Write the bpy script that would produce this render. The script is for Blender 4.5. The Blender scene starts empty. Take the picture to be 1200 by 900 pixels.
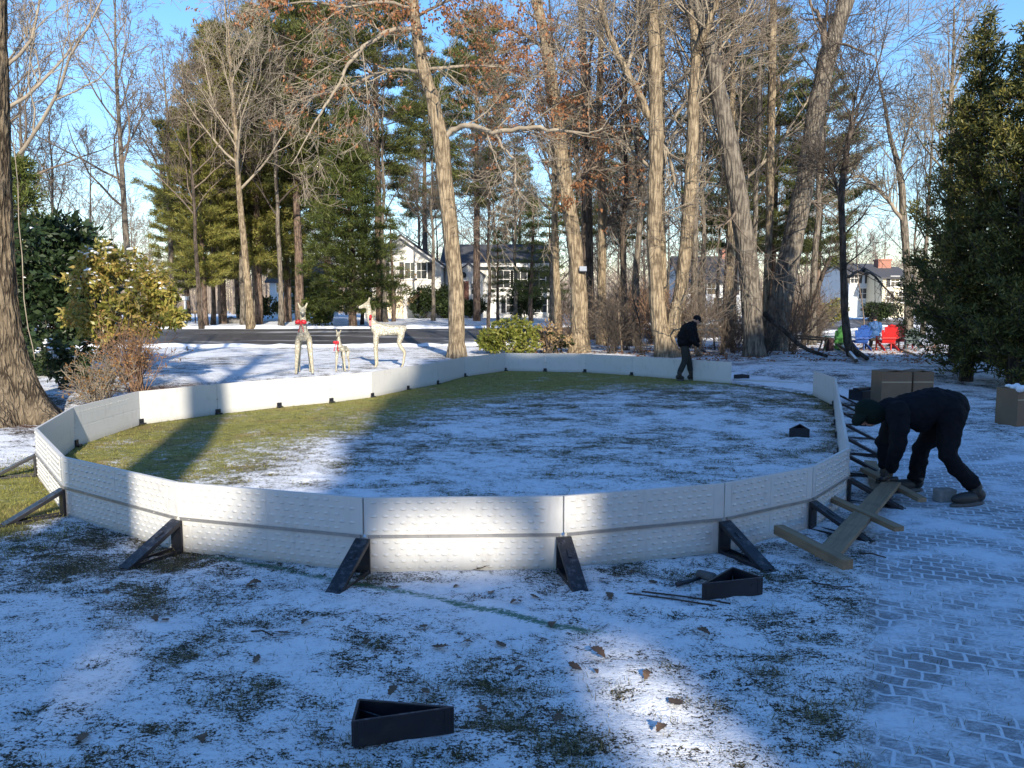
import bpy, bmesh, math, random
import numpy as np
from mathutils import Vector, Matrix, Quaternion
random.seed(11)
RNG = np.random.default_rng(7)
SC = bpy.context.scene
COL = SC.collection
PI = math.pi

# ------------------------------------------------------------------ camera
CAMZ, PITCH, FPX = 1.95, math.radians(5.58), 901.0
FW = Vector((0, math.cos(PITCH), -math.sin(PITCH)))
UP = Vector((0, math.sin(PITCH), math.cos(PITCH)))
cam_d = bpy.data.cameras.new('camera')
cam = bpy.data.objects.new('camera', cam_d)
COL.objects.link(cam)
cam.location = (0, 0, CAMZ)
cam.rotation_euler = (PI/2 - PITCH, 0, 0)
cam_d.sensor_width = 36
cam_d.lens = 36*FPX/1200
cam_d.clip_start = 0.05
cam_d.clip_end = 3000
SC.camera = cam

def ray(px, py):
    return Vector((1, 0, 0))*((px-600)/FPX) + UP*((450-py)/FPX) + FW
def P(px, py, Y):
    """world point seen at this place of the photograph, at distance Y"""
    d = ray(px, py)
    t = Y/d.y
    return Vector((d.x*t, Y, CAMZ+d.z*t))

def S(t):
    t = np.clip(t, 0, 1)
    return t*t*(3-2*t)

# ------------------------------------------------------------------ rink plan
def G0(px, py, z=0.0):
    d = ray(px, py)
    t = (z-CAMZ)/d.z
    return (d.x*t, d.y*t)
HB = 0.565
def mid(a, b): return ((a[0]+b[0])/2, (a[1]+b[1])/2)
NEAR = [G0(42, 502, HB), G0(74, 535, HB), G0(208, 565, HB), G0(426, 583, HB), G0(660, 581, HB),
        G0(848, 566, HB), G0(951, 547, HB), G0(994, 525, HB)]
RIGHT_END = [G0(979, 443, HB), G0(954, 434, HB)]
RIGHT = []
a, b = NEAR[-1], RIGHT_END[0]
for k in range(1, 7):
    RIGHT.append((a[0]+(b[0]-a[0])*k/6, a[1]+(b[1]-a[1])*k/6))
RIGHT.append(RIGHT_END[1])
LEFT = [mid(G0(86, 527), G0(86, 475, HB)), mid(G0(163, 500), G0(163, 457, HB)), mid(G0(254, 487), G0(254, 449, HB)),
        mid(G0(326, 477), G0(326, 444.5, HB)), mid(G0(387, 470), G0(387, 441.5, HB)), mid(G0(435, 464), G0(435, 437, HB)),
        mid(G0(477, 456), G0(477, 430, HB)), mid(G0(512, 450), G0(512, 425, HB)), mid(G0(544, 442), G0(544, 418, HB)),
        mid(G0(592, 434), G0(592, 414, HB))]
BACK = [mid(G0(639, 434), G0(639, 415, HB)), mid(G0(686, 434), G0(686, 416.5, HB)), mid(G0(741, 438), G0(741, 419, HB)),
        mid(G0(800, 441.5), G0(800, 423.5, HB)), mid(G0(857, 445), G0(857, 428, HB))]
POLY = np.array(NEAR + RIGHT + BACK[::-1] + LEFT[::-1])   # counter-clockwise from the left near corner
CEN = POLY.mean(axis=0)

def poly_inside(x, y):
    ins = np.zeros(np.shape(x), bool)
    n = len(POLY)
    for i in range(n):
        x1, y1 = POLY[i]; x2, y2 = POLY[(i+1) % n]
        c = ((y1 > y) != (y2 > y)) & (x < (x2-x1)*(y-y1)/((y2-y1) if y2 != y1 else 1e-9)+x1)
        ins ^= c
    return ins
def seg_dist(x, y, pts, closed=False):
    d = np.full(np.shape(x), 1e9)
    n = len(pts)
    for i in range(n if closed else n-1):
        ax, ay = pts[i]; bx, by = pts[(i+1) % n]
        L2 = (bx-ax)**2+(by-ay)**2+1e-12
        t = np.clip(((x-ax)*(bx-ax)+(y-ay)*(by-ay))/L2, 0, 1)
        d = np.minimum(d, np.hypot(x-ax-t*(bx-ax), y-ay-t*(by-ay)))
    return d

# ------------------------------------------------------------------ noise and terrain
def vnoise(x, y, seed=0):
    xi = np.floor(x).astype(np.int64); yi = np.floor(y).astype(np.int64)
    fx = x-xi; fy = y-yi
    fx = fx*fx*(3-2*fx); fy = fy*fy*(3-2*fy)
    def h(a, b):
        n = (a*374761393 + b*668265263 + seed*974634777) & 0x7fffffff
        n = ((n ^ (n >> 13))*1274126177) & 0x7fffffff
        return ((n ^ (n >> 16)) & 0xffff)/65535.0
    return (h(xi, yi)*(1-fx)+h(xi+1, yi)*fx)*(1-fy)+(h(xi, yi+1)*(1-fx)+h(xi+1, yi+1)*fx)*fy
def fbm(x, y, scale, octv=4, seed=0, gain=.5):
    a, s, tot = 1.0, 0.0, 0.0
    for o in range(octv):
        s = s + a*vnoise(x*scale*2**o+17.3*o, y*scale*2**o+5.1*o, seed+o)
        tot += a; a *= gain
    return s/tot

def yn(x):
    xx = np.clip(x, -10, 35)
    return 34+.02*(xx+10)**2
ROADW = 9.0
def tz(x, y, trench=True):
    x = np.asarray(x, float); y = np.asarray(y, float)
    dd = seg_dist(x, y, POLY, True)
    dd = np.where(poly_inside(x, y), 0, dd)
    z = .3*S((dd-.35)/2.6)*np.where(x < 0, S((y-9)/6), S((y-17.5)/5))
    s = y-yn(x)
    z = z + .6*S(s/ROADW) + .2*S((s-9)/30)
    # rough bank at the edge of the wood on the right
    z = z + .10*(fbm(x, y, .35, 3, 5)-.5)*S((y-22)/4)*S((x-2)/3)
    if trench:
        z = z - .12*S((s+.2)/.5)*S((ROADW+.2-s)/.5)
    return z
def tzf(x, y):
    return float(tz(np.array([x]), np.array([y]))[0])
def G(px, py):
    """ground point under a place of the photograph"""
    d = ray(px, py)
    z = 0.0
    for i in range(40):
        t = (z-CAMZ)/min(d.z, -1e-4)
        t = min(t, 400)
        z = .6*z+.4*tzf(d.x*t, d.y*t)
    return Vector((d.x*t, d.y*t, z))

# ------------------------------------------------------------------ object helpers
def tag(o, label=None, cat=None, group=None, kind=None):
    if label: o['label'] = label
    if cat: o['category'] = cat
    if group: o['group'] = group
    if kind: o['kind'] = kind
    return o
def empty(name, loc=(0, 0, 0), label=None, cat=None, group=None, rz=0):
    o = bpy.data.objects.new(name, None)
    COL.objects.link(o)
    o.location = loc; o.rotation_euler = (0, 0, rz)
    o.empty_display_size = .2
    return tag(o, label, cat, group)

class MB:
    """collects polygons, builds one mesh object"""
    def __init__(s): s.v = []; s.f = []; s.sm = []
    def add(s, vs, fs, smooth=False):
        b = len(s.v)
        s.v.extend([tuple(v) for v in vs])
        s.f.extend([tuple(i+b for i in f) for f in fs])
        s.sm.extend([smooth]*len(fs))
    def box(s, c, d, rot=None, taper=None):
        """centre, full size, rotation matrix"""
        hx, hy, hz = d[0]/2, d[1]/2, d[2]/2
        vs = [Vector((x*hx, y*hy, z*hz)) for z in (-1, 1) for y in (-1, 1) for x in (-1, 1)]
        if rot is not None: vs = [rot @ v for v in vs]
        c = Vector(c)
        vs = [v+c for v in vs]
        s.add(vs, [(0, 2, 3, 1), (4, 5, 7, 6), (0, 1, 5, 4), (2, 6, 7, 3), (0, 4, 6, 2), (1, 3, 7, 5)])
    def bbox(s, x0, x1, y0, y1, z0, z1):
        s.box(((x0+x1)/2, (y0+y1)/2, (z0+z1)/2), (x1-x0, y1-y0, z1-z0))
    def bar(s, a, b, w, h, up=(0, 0, 1)):
        """rectangular bar from a to b"""
        a = Vector(a); b = Vector(b); d = (b-a); L = d.length; d.normalize()
        sx = d.cross(Vector(up))
        if sx.length < 1e-4: sx = d.cross(Vector((1, 0, 0)))
        sx.normalize(); u = sx.cross(d)
        m = Matrix((d, sx, u)).transposed()
        s.box((a+b)/2, (L, w, h), m)
    def tube(s, pts, rad, n=6, cap=True, smooth=True):
        pts = [Vector(p) for p in pts]
        m = len(pts)
        if m < 2: return
        t0 = (pts[1]-pts[0]).normalized()
        r = t0.orthogonal().normalized()
        vs = []
        for i in range(m):
            if i == 0: t = t0
            elif i == m-1: t = (pts[i]-pts[i-1]).normalized()
            else: t = (pts[i+1]-pts[i-1]).normalized()
            r = (r-t*r.dot(t))
            if r.length < 1e-6: r = t.orthogonal()
            r.normalize()
            q = t.cross(r)
            R = rad[i] if hasattr(rad, '__len__') else rad
            for k in range(n):
                a = 2*PI*k/n
                vs.append(pts[i]+r*(R*math.cos(a))+q*(R*math.sin(a)))
        fs = []
        for i in range(m-1):
            for k in range(n):
                k2 = (k+1) % n
                fs.append((i*n+k, i*n+k2, (i+1)*n+k2, (i+1)*n+k))
        if cap:
            fs.append(tuple(reversed(range(n)))); fs.append(tuple((m-1)*n+k for k in range(n)))
        s.add(vs, fs, smooth)
    def ell(s, c, r, nu=10, nv=7, rot=None):
        vs = []; fs = []
        c = Vector(c)
        for j in range(nv+1):
            th = PI*j/nv
            for i in range(nu):
                ph = 2*PI*i/nu
                v = Vector((r[0]*math.sin(th)*math.cos(ph), r[1]*math.sin(th)*math.sin(ph), r[2]*math.cos(th)))
                if rot is not None: v = rot @ v
                vs.append(v+c)
        for j in range(nv):
            for i in range(nu):
                fs.append((j*nu+i, (j+1)*nu+i, (j+1)*nu+(i+1) % nu, j*nu+(i+1) % nu))
        s.add(vs, fs, True)
    def build(s, name, mat, parent=None, loc=None, bevel=0):
        me = bpy.data.meshes.new(name)
        me.from_pydata(s.v, [], s.f)
        me.polygons.foreach_set('use_smooth', s.sm)
        if isinstance(mat, (list, tuple)):
            for m_ in mat: me.materials.append(m_)
        else: me.materials.append(mat)
        me.update()
        o = bpy.data.objects.new(name, me)
        COL.objects.link(o)
        if parent: o.parent = parent
        if loc is not None: o.location = loc
        if bevel:
            md = o.modifiers.new('bevel', 'BEVEL'); md.width = bevel; md.segments = 2; md.limit_method = 'ANGLE'
        return o

def np_mesh(name, V, F, mat, parent=None, smooth=False, attrs=None):
    """fast mesh from numpy arrays; F is (n,3) or (n,4)"""
    me = bpy.data.meshes.new(name)
    V = np.asarray(V, np.float32); F = np.asarray(F, np.int32)
    k = F.shape[1]
    me.vertices.add(len(V)); me.vertices.foreach_set('co', V.ravel())
    me.loops.add(F.size); me.loops.foreach_set('vertex_index', F.ravel())
    me.polygons.add(len(F)); me.polygons.foreach_set('loop_start', np.arange(0, F.size, k, dtype=np.int32))
    try: me.polygons.foreach_set('loop_total', np.full(len(F), k, np.int32))
    except Exception: pass
    me.polygons.foreach_set('use_smooth', np.full(len(F), smooth, bool))
    if attrs:
        for an, av in attrs.items():
            at = me.attributes.new(an, 'FLOAT', 'POINT')
            at.data.foreach_set('value', np.asarray(av, np.float32).ravel())
    me.materials.append(mat)
    me.update(calc_edges=True)
    me.validate()
    o = bpy.data.objects.new(name, me)
    COL.objects.link(o)
    if parent: o.parent = parent
    return o

def copy_tree(o, parent=None):
    c = o.copy(); COL.objects.link(c); c.parent = parent
    for ch in list(o.children): copy_tree(ch, c)
    return c

# ------------------------------------------------------------------ materials
def newmat(name):
    m = bpy.data.materials.new(name); m.use_nodes = True
    nt = m.node_tree; nt.nodes.clear()
    out = nt.nodes.new('ShaderNodeOutputMaterial')
    b = nt.nodes.new('ShaderNodeBsdfPrincipled')
    nt.links.new(b.outputs[0], out.inputs[0])
    return m, nt, b
def nd(nt, t, **kw):
    n = nt.nodes.new(t)
    for k, v in kw.items():
        if k.startswith('i_'):
            key = k[2:]
            key = int(key) if key.isdigit() else key.replace('_', ' ')
            n.inputs[key].default_value = v
        else: setattr(n, k, v)
    return n
def ramp(nt, src, stops, interp='LINEAR'):
    r = nt.nodes.new('ShaderNodeValToRGB'); r.color_ramp.interpolation = interp
    e = r.color_ramp.elements
    while len(e) < len(stops): e.new(.5)
    for el, (p, c) in zip(e, stops):
        el.position = p; el.color = (*c, 1) if len(c) == 3 else c
    nt.links.new(src, r.inputs[0])
    return r.outputs[0]
def mathn(nt, op, a, b=None, c=None, clamp=False):
    n = nt.nodes.new('ShaderNodeMath'); n.operation = op; n.use_clamp = clamp
    for i, v in enumerate((a, b, c)):
        if v is None: continue
        if isinstance(v, (int, float)): n.inputs[i].default_value = v
        else: nt.links.new(v, n.inputs[i])
    return n.outputs[0]
def mixc(nt, f, a, b, mode='MIX'):
    n = nt.nodes.new('ShaderNodeMix'); n.data_type = 'RGBA'; n.blend_type = mode
    for i, v in ((0, f), (6, a), (7, b)):
        if isinstance(v, (int, float)): n.inputs[i].default_value = v
        elif isinstance(v, tuple): n.inputs[i].default_value = (*v, 1)
        else: nt.links.new(v, n.inputs[i])
    return n.outputs[2]
def maprange(nt, v, a, b, c=0.0, d=1.0, smooth=True):
    n = nt.nodes.new('ShaderNodeMapRange'); n.interpolation_type = 'SMOOTHSTEP' if smooth else 'LINEAR'
    nt.links.new(v, n.inputs[0])
    for i, x in zip((1, 2, 3, 4), (a, b, c, d)): n.inputs[i].default_value = x
    return n.outputs[0]
def objco(nt, scale=(1, 1, 1), geo=False):
    if geo:
        g = nt.nodes.new('ShaderNodeNewGeometry'); o = g.outputs['Position']
    else:
        g = nt.nodes.new('ShaderNodeTexCoord'); o = g.outputs['Object']
    m = nt.nodes.new('ShaderNodeMapping'); m.inputs['Scale'].default_value = scale
    nt.links.new(o, m.inputs[0])
    return m.outputs[0]
def noise(nt, co, scale, detail=4, rough=.55, dist=0.0):
    n = nt.nodes.new('ShaderNodeTexNoise')
    n.inputs['Scale'].default_value = scale; n.inputs['Detail'].default_value = detail
    n.inputs['Roughness'].default_value = rough; n.inputs['Distortion'].default_value = dist
    nt.links.new(co, n.inputs['Vector'])
    return n.outputs['Fac']
def bump(nt, b, h, strength=.5, dist=.02):
    n = nt.nodes.new('ShaderNodeBump'); n.inputs['Strength'].default_value = strength; n.inputs['Distance'].default_value = dist
    nt.links.new(h, n.inputs['Height']); nt.links.new(n.outputs[0], b.inputs['Normal'])

def simple(name, c1, c2=None, rough=.6, nscale=8, metal=0, bstr=.15, bdist=.003, spec=.5, detail=5, co_scale=(1, 1, 1)):
    m, nt, b = newmat(name)
    c2 = c2 or tuple(x*.8 for x in c1)
    co = objco(nt, co_scale)
    n = noise(nt, co, nscale, detail)
    nt.links.new(ramp(nt, n, [(.3, c1), (.7, c2)]), b.inputs['Base Color'])
    b.inputs['Roughness'].default_value = rough; b.inputs['Metallic'].default_value = metal
    b.inputs['Specular IOR Level'].default_value = spec
    if bstr: bump(nt, b, noise(nt, co, nscale*5, 4), bstr, bdist)
    return m

def bark_mat(name, dark, light, moss=None, vs=9.0, bd=.03, geo=False):
    m, nt, b = newmat(name)
    co = objco(nt, (1, 1, .16))
    v = nd(nt, 'ShaderNodeTexVoronoi', feature='DISTANCE_TO_EDGE'); v.inputs['Scale'].default_value = vs
    cw = nt.nodes.new('ShaderNodeMix'); cw.data_type = 'VECTOR'; cw.inputs[0].default_value = .12
    n0 = nt.nodes.new('ShaderNodeTexNoise'); n0.inputs['Scale'].default_value = vs*.6; nt.links.new(co, n0.inputs['Vector'])
    nt.links.new(co, cw.inputs[4]); nt.links.new(n0.outputs['Color'], cw.inputs[5])
    nt.links.new(cw.outputs[1], v.inputs['Vector'])
    ridge = maprange(nt, v.outputs['Distance'], 0, .28)
    co2 = objco(nt)
    n1 = noise(nt, co2, 3.2, 7, .62)
    n2 = noise(nt, objco(nt, (1, 1, .4)), 28, 5, .7)
    f = mathn(nt, 'MULTIPLY', ridge, maprange(nt, n2, .3, .7, .55, 1.1))
    c = ramp(nt, f, [(.0, dark), (.35, tuple((a+2*d)/3 for a, d in zip(light, dark))), (.9, light)])
    c = mixc(nt, maprange(nt, n1, .4, .68, 0, .45), c, tuple(min(1, x*1.35) for x in light))
    if moss: c = mixc(nt, maprange(nt, n1, .52, .7, 0, .6), c, moss)
    nt.links.new(c, b.inputs['Base Color'])
    b.inputs['Roughness'].default_value = .92; b.inputs['Specular IOR Level'].default_value = .2
    bump(nt, b, mathn(nt, 'ADD', f, mathn(nt, 'MULTIPLY', n1, .4)), .9, bd)
    return m

def leaf_mat(name, stops, transl=.25, rough=.55, spec=.4):
    """colour of each leaf from a random number of its own"""
    m, nt, b = newmat(name)
    g = nt.nodes.new('ShaderNodeNewGeometry')
    rnd = g.outputs['Random Per Island']
    oi = nt.nodes.new('ShaderNodeObjectInfo')
    n = noise(nt, objco(nt), .9, 3)
    f = mathn(nt, 'ADD', mathn(nt, 'MULTIPLY', rnd, .65), mathn(nt, 'MULTIPLY', mathn(nt, 'SUBTRACT', n, .3), .7), clamp=True)
    c = ramp(nt, f, stops)
    hsv = nt.nodes.new('ShaderNodeHueSaturation')
    nt.links.new(c, hsv.inputs['Color'])
    nt.links.new(maprange(nt, oi.outputs['Random'], 0, 1, .78, 1.18, False), hsv.inputs['Value'])
    c = hsv.outputs[0]
    nt.links.new(c, b.inputs['Base Color'])
    b.inputs['Roughness'].default_value = rough; b.inputs['Specular IOR Level'].default_value = spec
    if transl:
        tr = nt.nodes.new('ShaderNodeBsdfTranslucent'); nt.links.new(c, tr.inputs[0])
        mx = nt.nodes.new('ShaderNodeMixShader'); mx.inputs[0].default_value = transl
        nt.links.new(b.outputs[0], mx.inputs[1]); nt.links.new(tr.outputs[0], mx.inputs[2])
        nt.links.new(mx.outputs[0], nt.nodes['Material Output'].inputs[0])
    return m

M = {}
M['bark_near'] = bark_mat('bark_near', (.028, .020, .014), (.24, .19, .13), vs=17, bd=.05)
M['bark_oak'] = bark_mat('bark_oak', (.10, .075, .05), (.34, .27, .18), vs=10)
M['bark_grey'] = bark_mat('bark_grey', (.06, .05, .042), (.22, .19, .15), vs=9)
M['bark_dark'] = bark_mat('bark_dark', (.03, .024, .02), (.12, .095, .075), vs=8)
M['bark_pine'] = bark_mat('bark_pine', (.05, .035, .028), (.20, .145, .11), vs=7)
M['twig'] = simple('twig', (.20, .155, .115), (.11, .085, .065), .9, 3, bstr=0)
M['twig_pale'] = simple('twig_pale', (.33, .28, .21), (.19, .155, .115), .9, 3, bstr=0)
M['twig_dark'] = simple('twig_dark', (.08, .062, .048), (.04, .032, .026), .9, 3, bstr=0)
M['twig_red'] = simple('twig_red', (.26, .15, .09), (.16, .10, .06), .85, 3, bstr=0)
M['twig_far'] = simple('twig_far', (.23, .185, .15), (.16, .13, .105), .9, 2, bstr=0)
M['pine'] = leaf_mat('pine_needles', [(0, (.06, .075, .018)), (.4, (.16, .165, .036)), (.75, (.28, .25, .06)), (1, (.36, .27, .09))])
M['spruce'] = leaf_mat('spruce_needles', [(0, (.025, .042, .010)), (.5, (.095, .125, .025)), (1, (.20, .20, .045))])
M['pine_blue'] = leaf_mat('pine_needles_cool', [(0, (.03, .045, .014)), (.5, (.095, .11, .028)), (1, (.20, .19, .05))])
M['cedar'] = leaf_mat('cedar_sprays', [(0, (.02, .034, .010)), (.4, (.075, .085, .02)), (.75, (.20, .18, .04)), (1, (.36, .26, .07))])
M['rhodo'] = leaf_mat('rhododendron_leaves', [(0, (.07, .10, .02)), (.4, (.27, .25, .055)), (.75, (.42, .31, .10)), (1, (.42, .19, .08))], .35, .4)
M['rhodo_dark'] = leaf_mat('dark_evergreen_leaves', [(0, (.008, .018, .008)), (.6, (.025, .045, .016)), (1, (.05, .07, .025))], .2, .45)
M['bush_yellow'] = leaf_mat('yellow_green_leaves', [(0, (.10, .14, .025)), (.5, (.25, .27, .05)), (1, (.38, .33, .09))], .3, .4)
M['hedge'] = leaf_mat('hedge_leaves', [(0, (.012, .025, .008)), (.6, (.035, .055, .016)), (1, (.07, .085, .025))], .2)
M['oakleaf'] = leaf_mat('dead_oak_leaves', [(0, (.13, .055, .025)), (.5, (.32, .14, .06)), (1, (.45, .24, .12))], .35, .7)
M['rust'] = leaf_mat('rust_leaves', [(0, (.22, .09, .035)), (.5, (.32, .17, .06)), (1, (.34, .25, .10))], .3, .7)
M['tanleaf'] = leaf_mat('tan_leaves', [(0, (.20, .12, .06)), (.5, (.36, .25, .13)), (1, (.46, .36, .22))], .3, .8)

def snow_cap_mat():
    m, nt, b = newmat('snow')
    b.inputs['Base Color'].default_value = (.80, .82, .85, 1)
    b.inputs['Roughness'].default_value = .65
    bump(nt, b, noise(nt, objco(nt), 40, 5), .5, .02)
    return m
M['snow'] = snow_cap_mat()

def board_mat():
    m, nt, b = newmat('white_plastic_board')
    co = objco(nt, geo=True)
    n = noise(nt, co, 2.2, 6, .6)
    n2 = noise(nt, objco(nt, (1, 1, .35), geo=True), 14, 6, .7)
    f = mathn(nt, 'MULTIPLY', maprange(nt, n, .4, .75), maprange(nt, n2, .45, .7))
    c = mixc(nt, mathn(nt, 'MULTIPLY', f, .85), (.60, .595, .575), (.44, .42, .385))
    # splashed dirt along the foot of the boards
    sep = nt.nodes.new('ShaderNodeSeparateXYZ'); nt.links.new(co, sep.inputs[0])
    low = maprange(nt, mathn(nt, 'ADD', sep.outputs[2], mathn(nt, 'MULTIPLY', n2, .10)), .04, .16, .6, 0)
    c = mixc(nt, low, c, (.38, .36, .31))
    nt.links.new(c, b.inputs['Base Color'])
    b.inputs['Roughness'].default_value = .42
    bump(nt, b, n2, .12, .004)
    return m
M['board'] = board_mat()
M['rail'] = simple('grey_rail', (.42, .41, .40), (.30, .29, .28), .35, 12, metal=.5, bstr=.1)
M['black'] = simple('black_plastic', (.008, .009, .014), (.014, .015, .021), .45, 9, bstr=.15, bdist=.002)
def dust(m_, amount=.75):
    nt = m_.node_tree; b = nt.nodes['Principled BSDF']
    src = b.inputs['Base Color'].links[0].from_socket
    g = nt.nodes.new('ShaderNodeNewGeometry'); sp = nt.nodes.new('ShaderNodeSeparateXYZ'); nt.links.new(g.outputs['Normal'], sp.inputs[0])
    n = noise(nt, objco(nt, geo=True), 22, 6, .7)
    f = mathn(nt, 'MULTIPLY', maprange(nt, sp.outputs[2], .45, .95), maprange(nt, n, .50, .64, 0, amount))
    c = mixc(nt, f, src, (.62, .64, .68))
    c = mixc(nt, maprange(nt, noise(nt, objco(nt, geo=True), 6, 6, .7), .55, .75, 0, .35), c, (.07, .06, .05))
    nt.links.new(c, b.inputs['Base Color'])
dust(M['black'], .10)
M['rubber'] = simple('grey_rubber', (.09, .09, .09), (.06, .06, .06), .75, 20)
M['metal_dark'] = simple('dark_steel', (.05, .045, .04), (.09, .06, .045), .5, 20, metal=.7)
def wood_mat(name, c1, c2):
    m, nt, b = newmat(name)
    co = objco(nt, (1.2, 22, 22))
    n = noise(nt, co, 1.6, 6, .6, .8)
    n2 = noise(nt, objco(nt), 5, 4)
    c = ramp(nt, n, [(.3, c1), (.62, c2)])
    c = mixc(nt, maprange(nt, n2, .5, .75, 0, .4), c, tuple(x*.5 for x in c2))
    nt.links.new(c, b.inputs['Base Color'])
    b.inputs['Roughness'].default_value = .75
    bump(nt, b, n, .3, .003)
    return m
M['wood'] = wood_mat('weathered_lumber', (.30, .21, .12), (.20, .14, .085))
M['cardboard'] = simple('cardboard', (.21, .135, .08), (.17, .105, .062), .8, 3, bstr=.2)
M['tape'] = simple('packing_tape', (.42, .33, .22), (.38, .28, .18), .4, 5, bstr=0)
M['concrete'] = simple('concrete_block', (.30, .29, .27), (.20, .195, .18), .9, 14, bstr=.5, bdist=.01)
M['cloth_black'] = simple('black_cloth', (.007, .007, .009), (.012, .012, .015), .85, 25, bstr=.5, bdist=.006)
M['cloth_navy'] = simple('dark_cloth', (.011, .012, .016), (.007, .008, .011), .85, 18, bstr=.5, bdist=.006)
M['cloth_green'] = simple('dark_green_knit', (.010, .020, .016), (.007, .013, .011), .95, 60, bstr=.7, bdist=.004)
M['cloth_grey'] = simple('dark_grey_trousers', (.040, .043, .040), (.026, .028, .027), .9, 20, bstr=.4, bdist=.006)
M['cloth_blue'] = simple('blue_jacket', (.02, .09, .24), (.015, .06, .18), .7, 15, bstr=.4, bdist=.006)
M['skin'] = simple('skin', (.42, .25, .18), (.36, .20, .14), .55, 30, bstr=.05)
M['glove'] = simple('work_glove', (.10, .09, .075), (.05, .045, .04), .9, 30, bstr=.4)
for k_ in ('cloth_black', 'cloth_navy', 'cloth_green', 'cloth_grey'): M[k_].node_tree.nodes['Principled BSDF'].inputs['Specular IOR Level'].default_value = .12
M['boot'] = simple('boot_leather', (.02, .018, .016), (.03, .026, .022), .6, 25, bstr=.3)
def deer_mat():
    m, nt, b = newmat('glitter_mesh')
    co = objco(nt)
    v = nd(nt, 'ShaderNodeTexVoronoi'); v.inputs['Scale'].default_value = 26; nt.links.new(co, v.inputs['Vector'])
    n = noise(nt, co, 55, 4, .7)
    f = mathn(nt, 'ADD', v.outputs['Distance'], mathn(nt, 'MULTIPLY', n, .5))
    c = ramp(nt, f, [(.3, (.84, .81, .72)), (.6, (.62, .59, .49)), (.85, (.30, .285, .24))])
    nt.links.new(c, b.inputs['Base Color'])
    b.inputs['Roughness'].default_value = .35; b.inputs['Metallic'].default_value = .15
    bump(nt, b, f, .9, .02)
    return m
M['deer'] = deer_mat()
M['red'] = simple('red_ribbon', (.62, .02, .03), (.45, .01, .02), .45, 14)
M['chair_red'] = simple('red_chair_paint', (.50, .012, .012), (.36, .01, .01), .45, 9)
M['chair_blue'] = simple('blue_chair_paint', (.02, .085, .34), (.015, .06, .24), .45, 9)
M['chair_green'] = simple('green_chair_paint', (.06, .20, .05), (.04, .14, .035), .45, 9)
M['chair_grey'] = simple('grey_chair_paint', (.13, .17, .17), (.09, .12, .12), .55, 9)
M['siding'] = None
def siding_mat(name, col, freq=7.0):
    m, nt, b = newmat(name)
    co = objco(nt)
    sep = nt.nodes.new('ShaderNodeSeparateXYZ'); nt.links.new(co, sep.inputs[0])
    f = mathn(nt, 'FRACT', mathn(nt, 'MULTIPLY', sep.outputs[2], freq))
    n = noise(nt, co, 1.2, 5)
    c = mixc(nt, maprange(nt, n, .4, .7, 0, .5), col, tuple(x*.86 for x in col))
    nt.links.new(c, b.inputs['Base Color']); b.inputs['Roughness'].default_value = .6
    bump(nt, b, f, .6, .02)
    return m
M['white_siding'] = siding_mat('white_siding', (.74, .73, .70))
M['cream_and_sunlit_siding'] = siding_mat('cream_and_sunlit_siding', (.72, .64, .46))  # cream garage door; also warm sunlight put into the far house's wing
M['blue_and_shade_siding'] = siding_mat('pale_blue_and_shade_siding', (.50, .56, .60))  # pale blue house; also shade put into the far house's left face
M['grey_siding'] = siding_mat('grey_siding', (.35, .34, .32))
M['roof'] = simple('dark_shingles', (.045, .047, .055), (.075, .075, .08), .9, 6, bstr=.5, bdist=.02, co_scale=(1, 1, 3))
M['trim'] = simple('white_trim', (.78, .77, .74), (.72, .71, .69), .5, 4, bstr=0)
M['shutter'] = simple('black_shutter', (.02, .022, .025), (.03, .032, .035), .6, 6, bstr=0)
M['glass'] = simple('window_glass', (.03, .035, .04), (.06, .065, .07), .08, 2, bstr=0, spec=.8)
M['door_red'] = simple('brown_red_door', (.16, .05, .03), (.11, .04, .025), .5, 6)
def brick_mat():
    m, nt, b = newmat('red_brick')
    co = objco(nt)
    sp = nt.nodes.new('ShaderNodeSeparateXYZ'); nt.links.new(co, sp.inputs[0])
    cb = nt.nodes.new('ShaderNodeCombineXYZ')
    nt.links.new(mathn(nt, 'ADD', sp.outputs[0], sp.outputs[1]), cb.inputs[0]); nt.links.new(sp.outputs[2], cb.inputs[1])
    br = nt.nodes.new('ShaderNodeTexBrick'); nt.links.new(cb.outputs[0], br.inputs[0])
    br.inputs['Color1'].default_value = (.36, .12, .07, 1); br.inputs['Color2'].default_value = (.27, .09, .055, 1)
    br.inputs['Mortar'].default_value = (.35, .31, .27, 1); br.inputs['Scale'].default_value = 4.5
    nt.links.new(br.outputs[0], b.inputs['Base Color']); b.inputs['Roughness'].default_value = .9
    return m
M['brick'] = brick_mat()
M['stone'] = simple('grey_stone', (.20, .19, .18), (.12, .115, .11), .9, 5, bstr=.6, bdist=.03)
M['lamp'] = simple('grey_lamp_housing', (.30, .33, .38), (.22, .25, .3), .35, 9)
M['asphalt'] = simple('asphalt', (.048, .047, .048), (.075, .072, .070), .85, 3, bstr=.4, bdist=.01)
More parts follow.
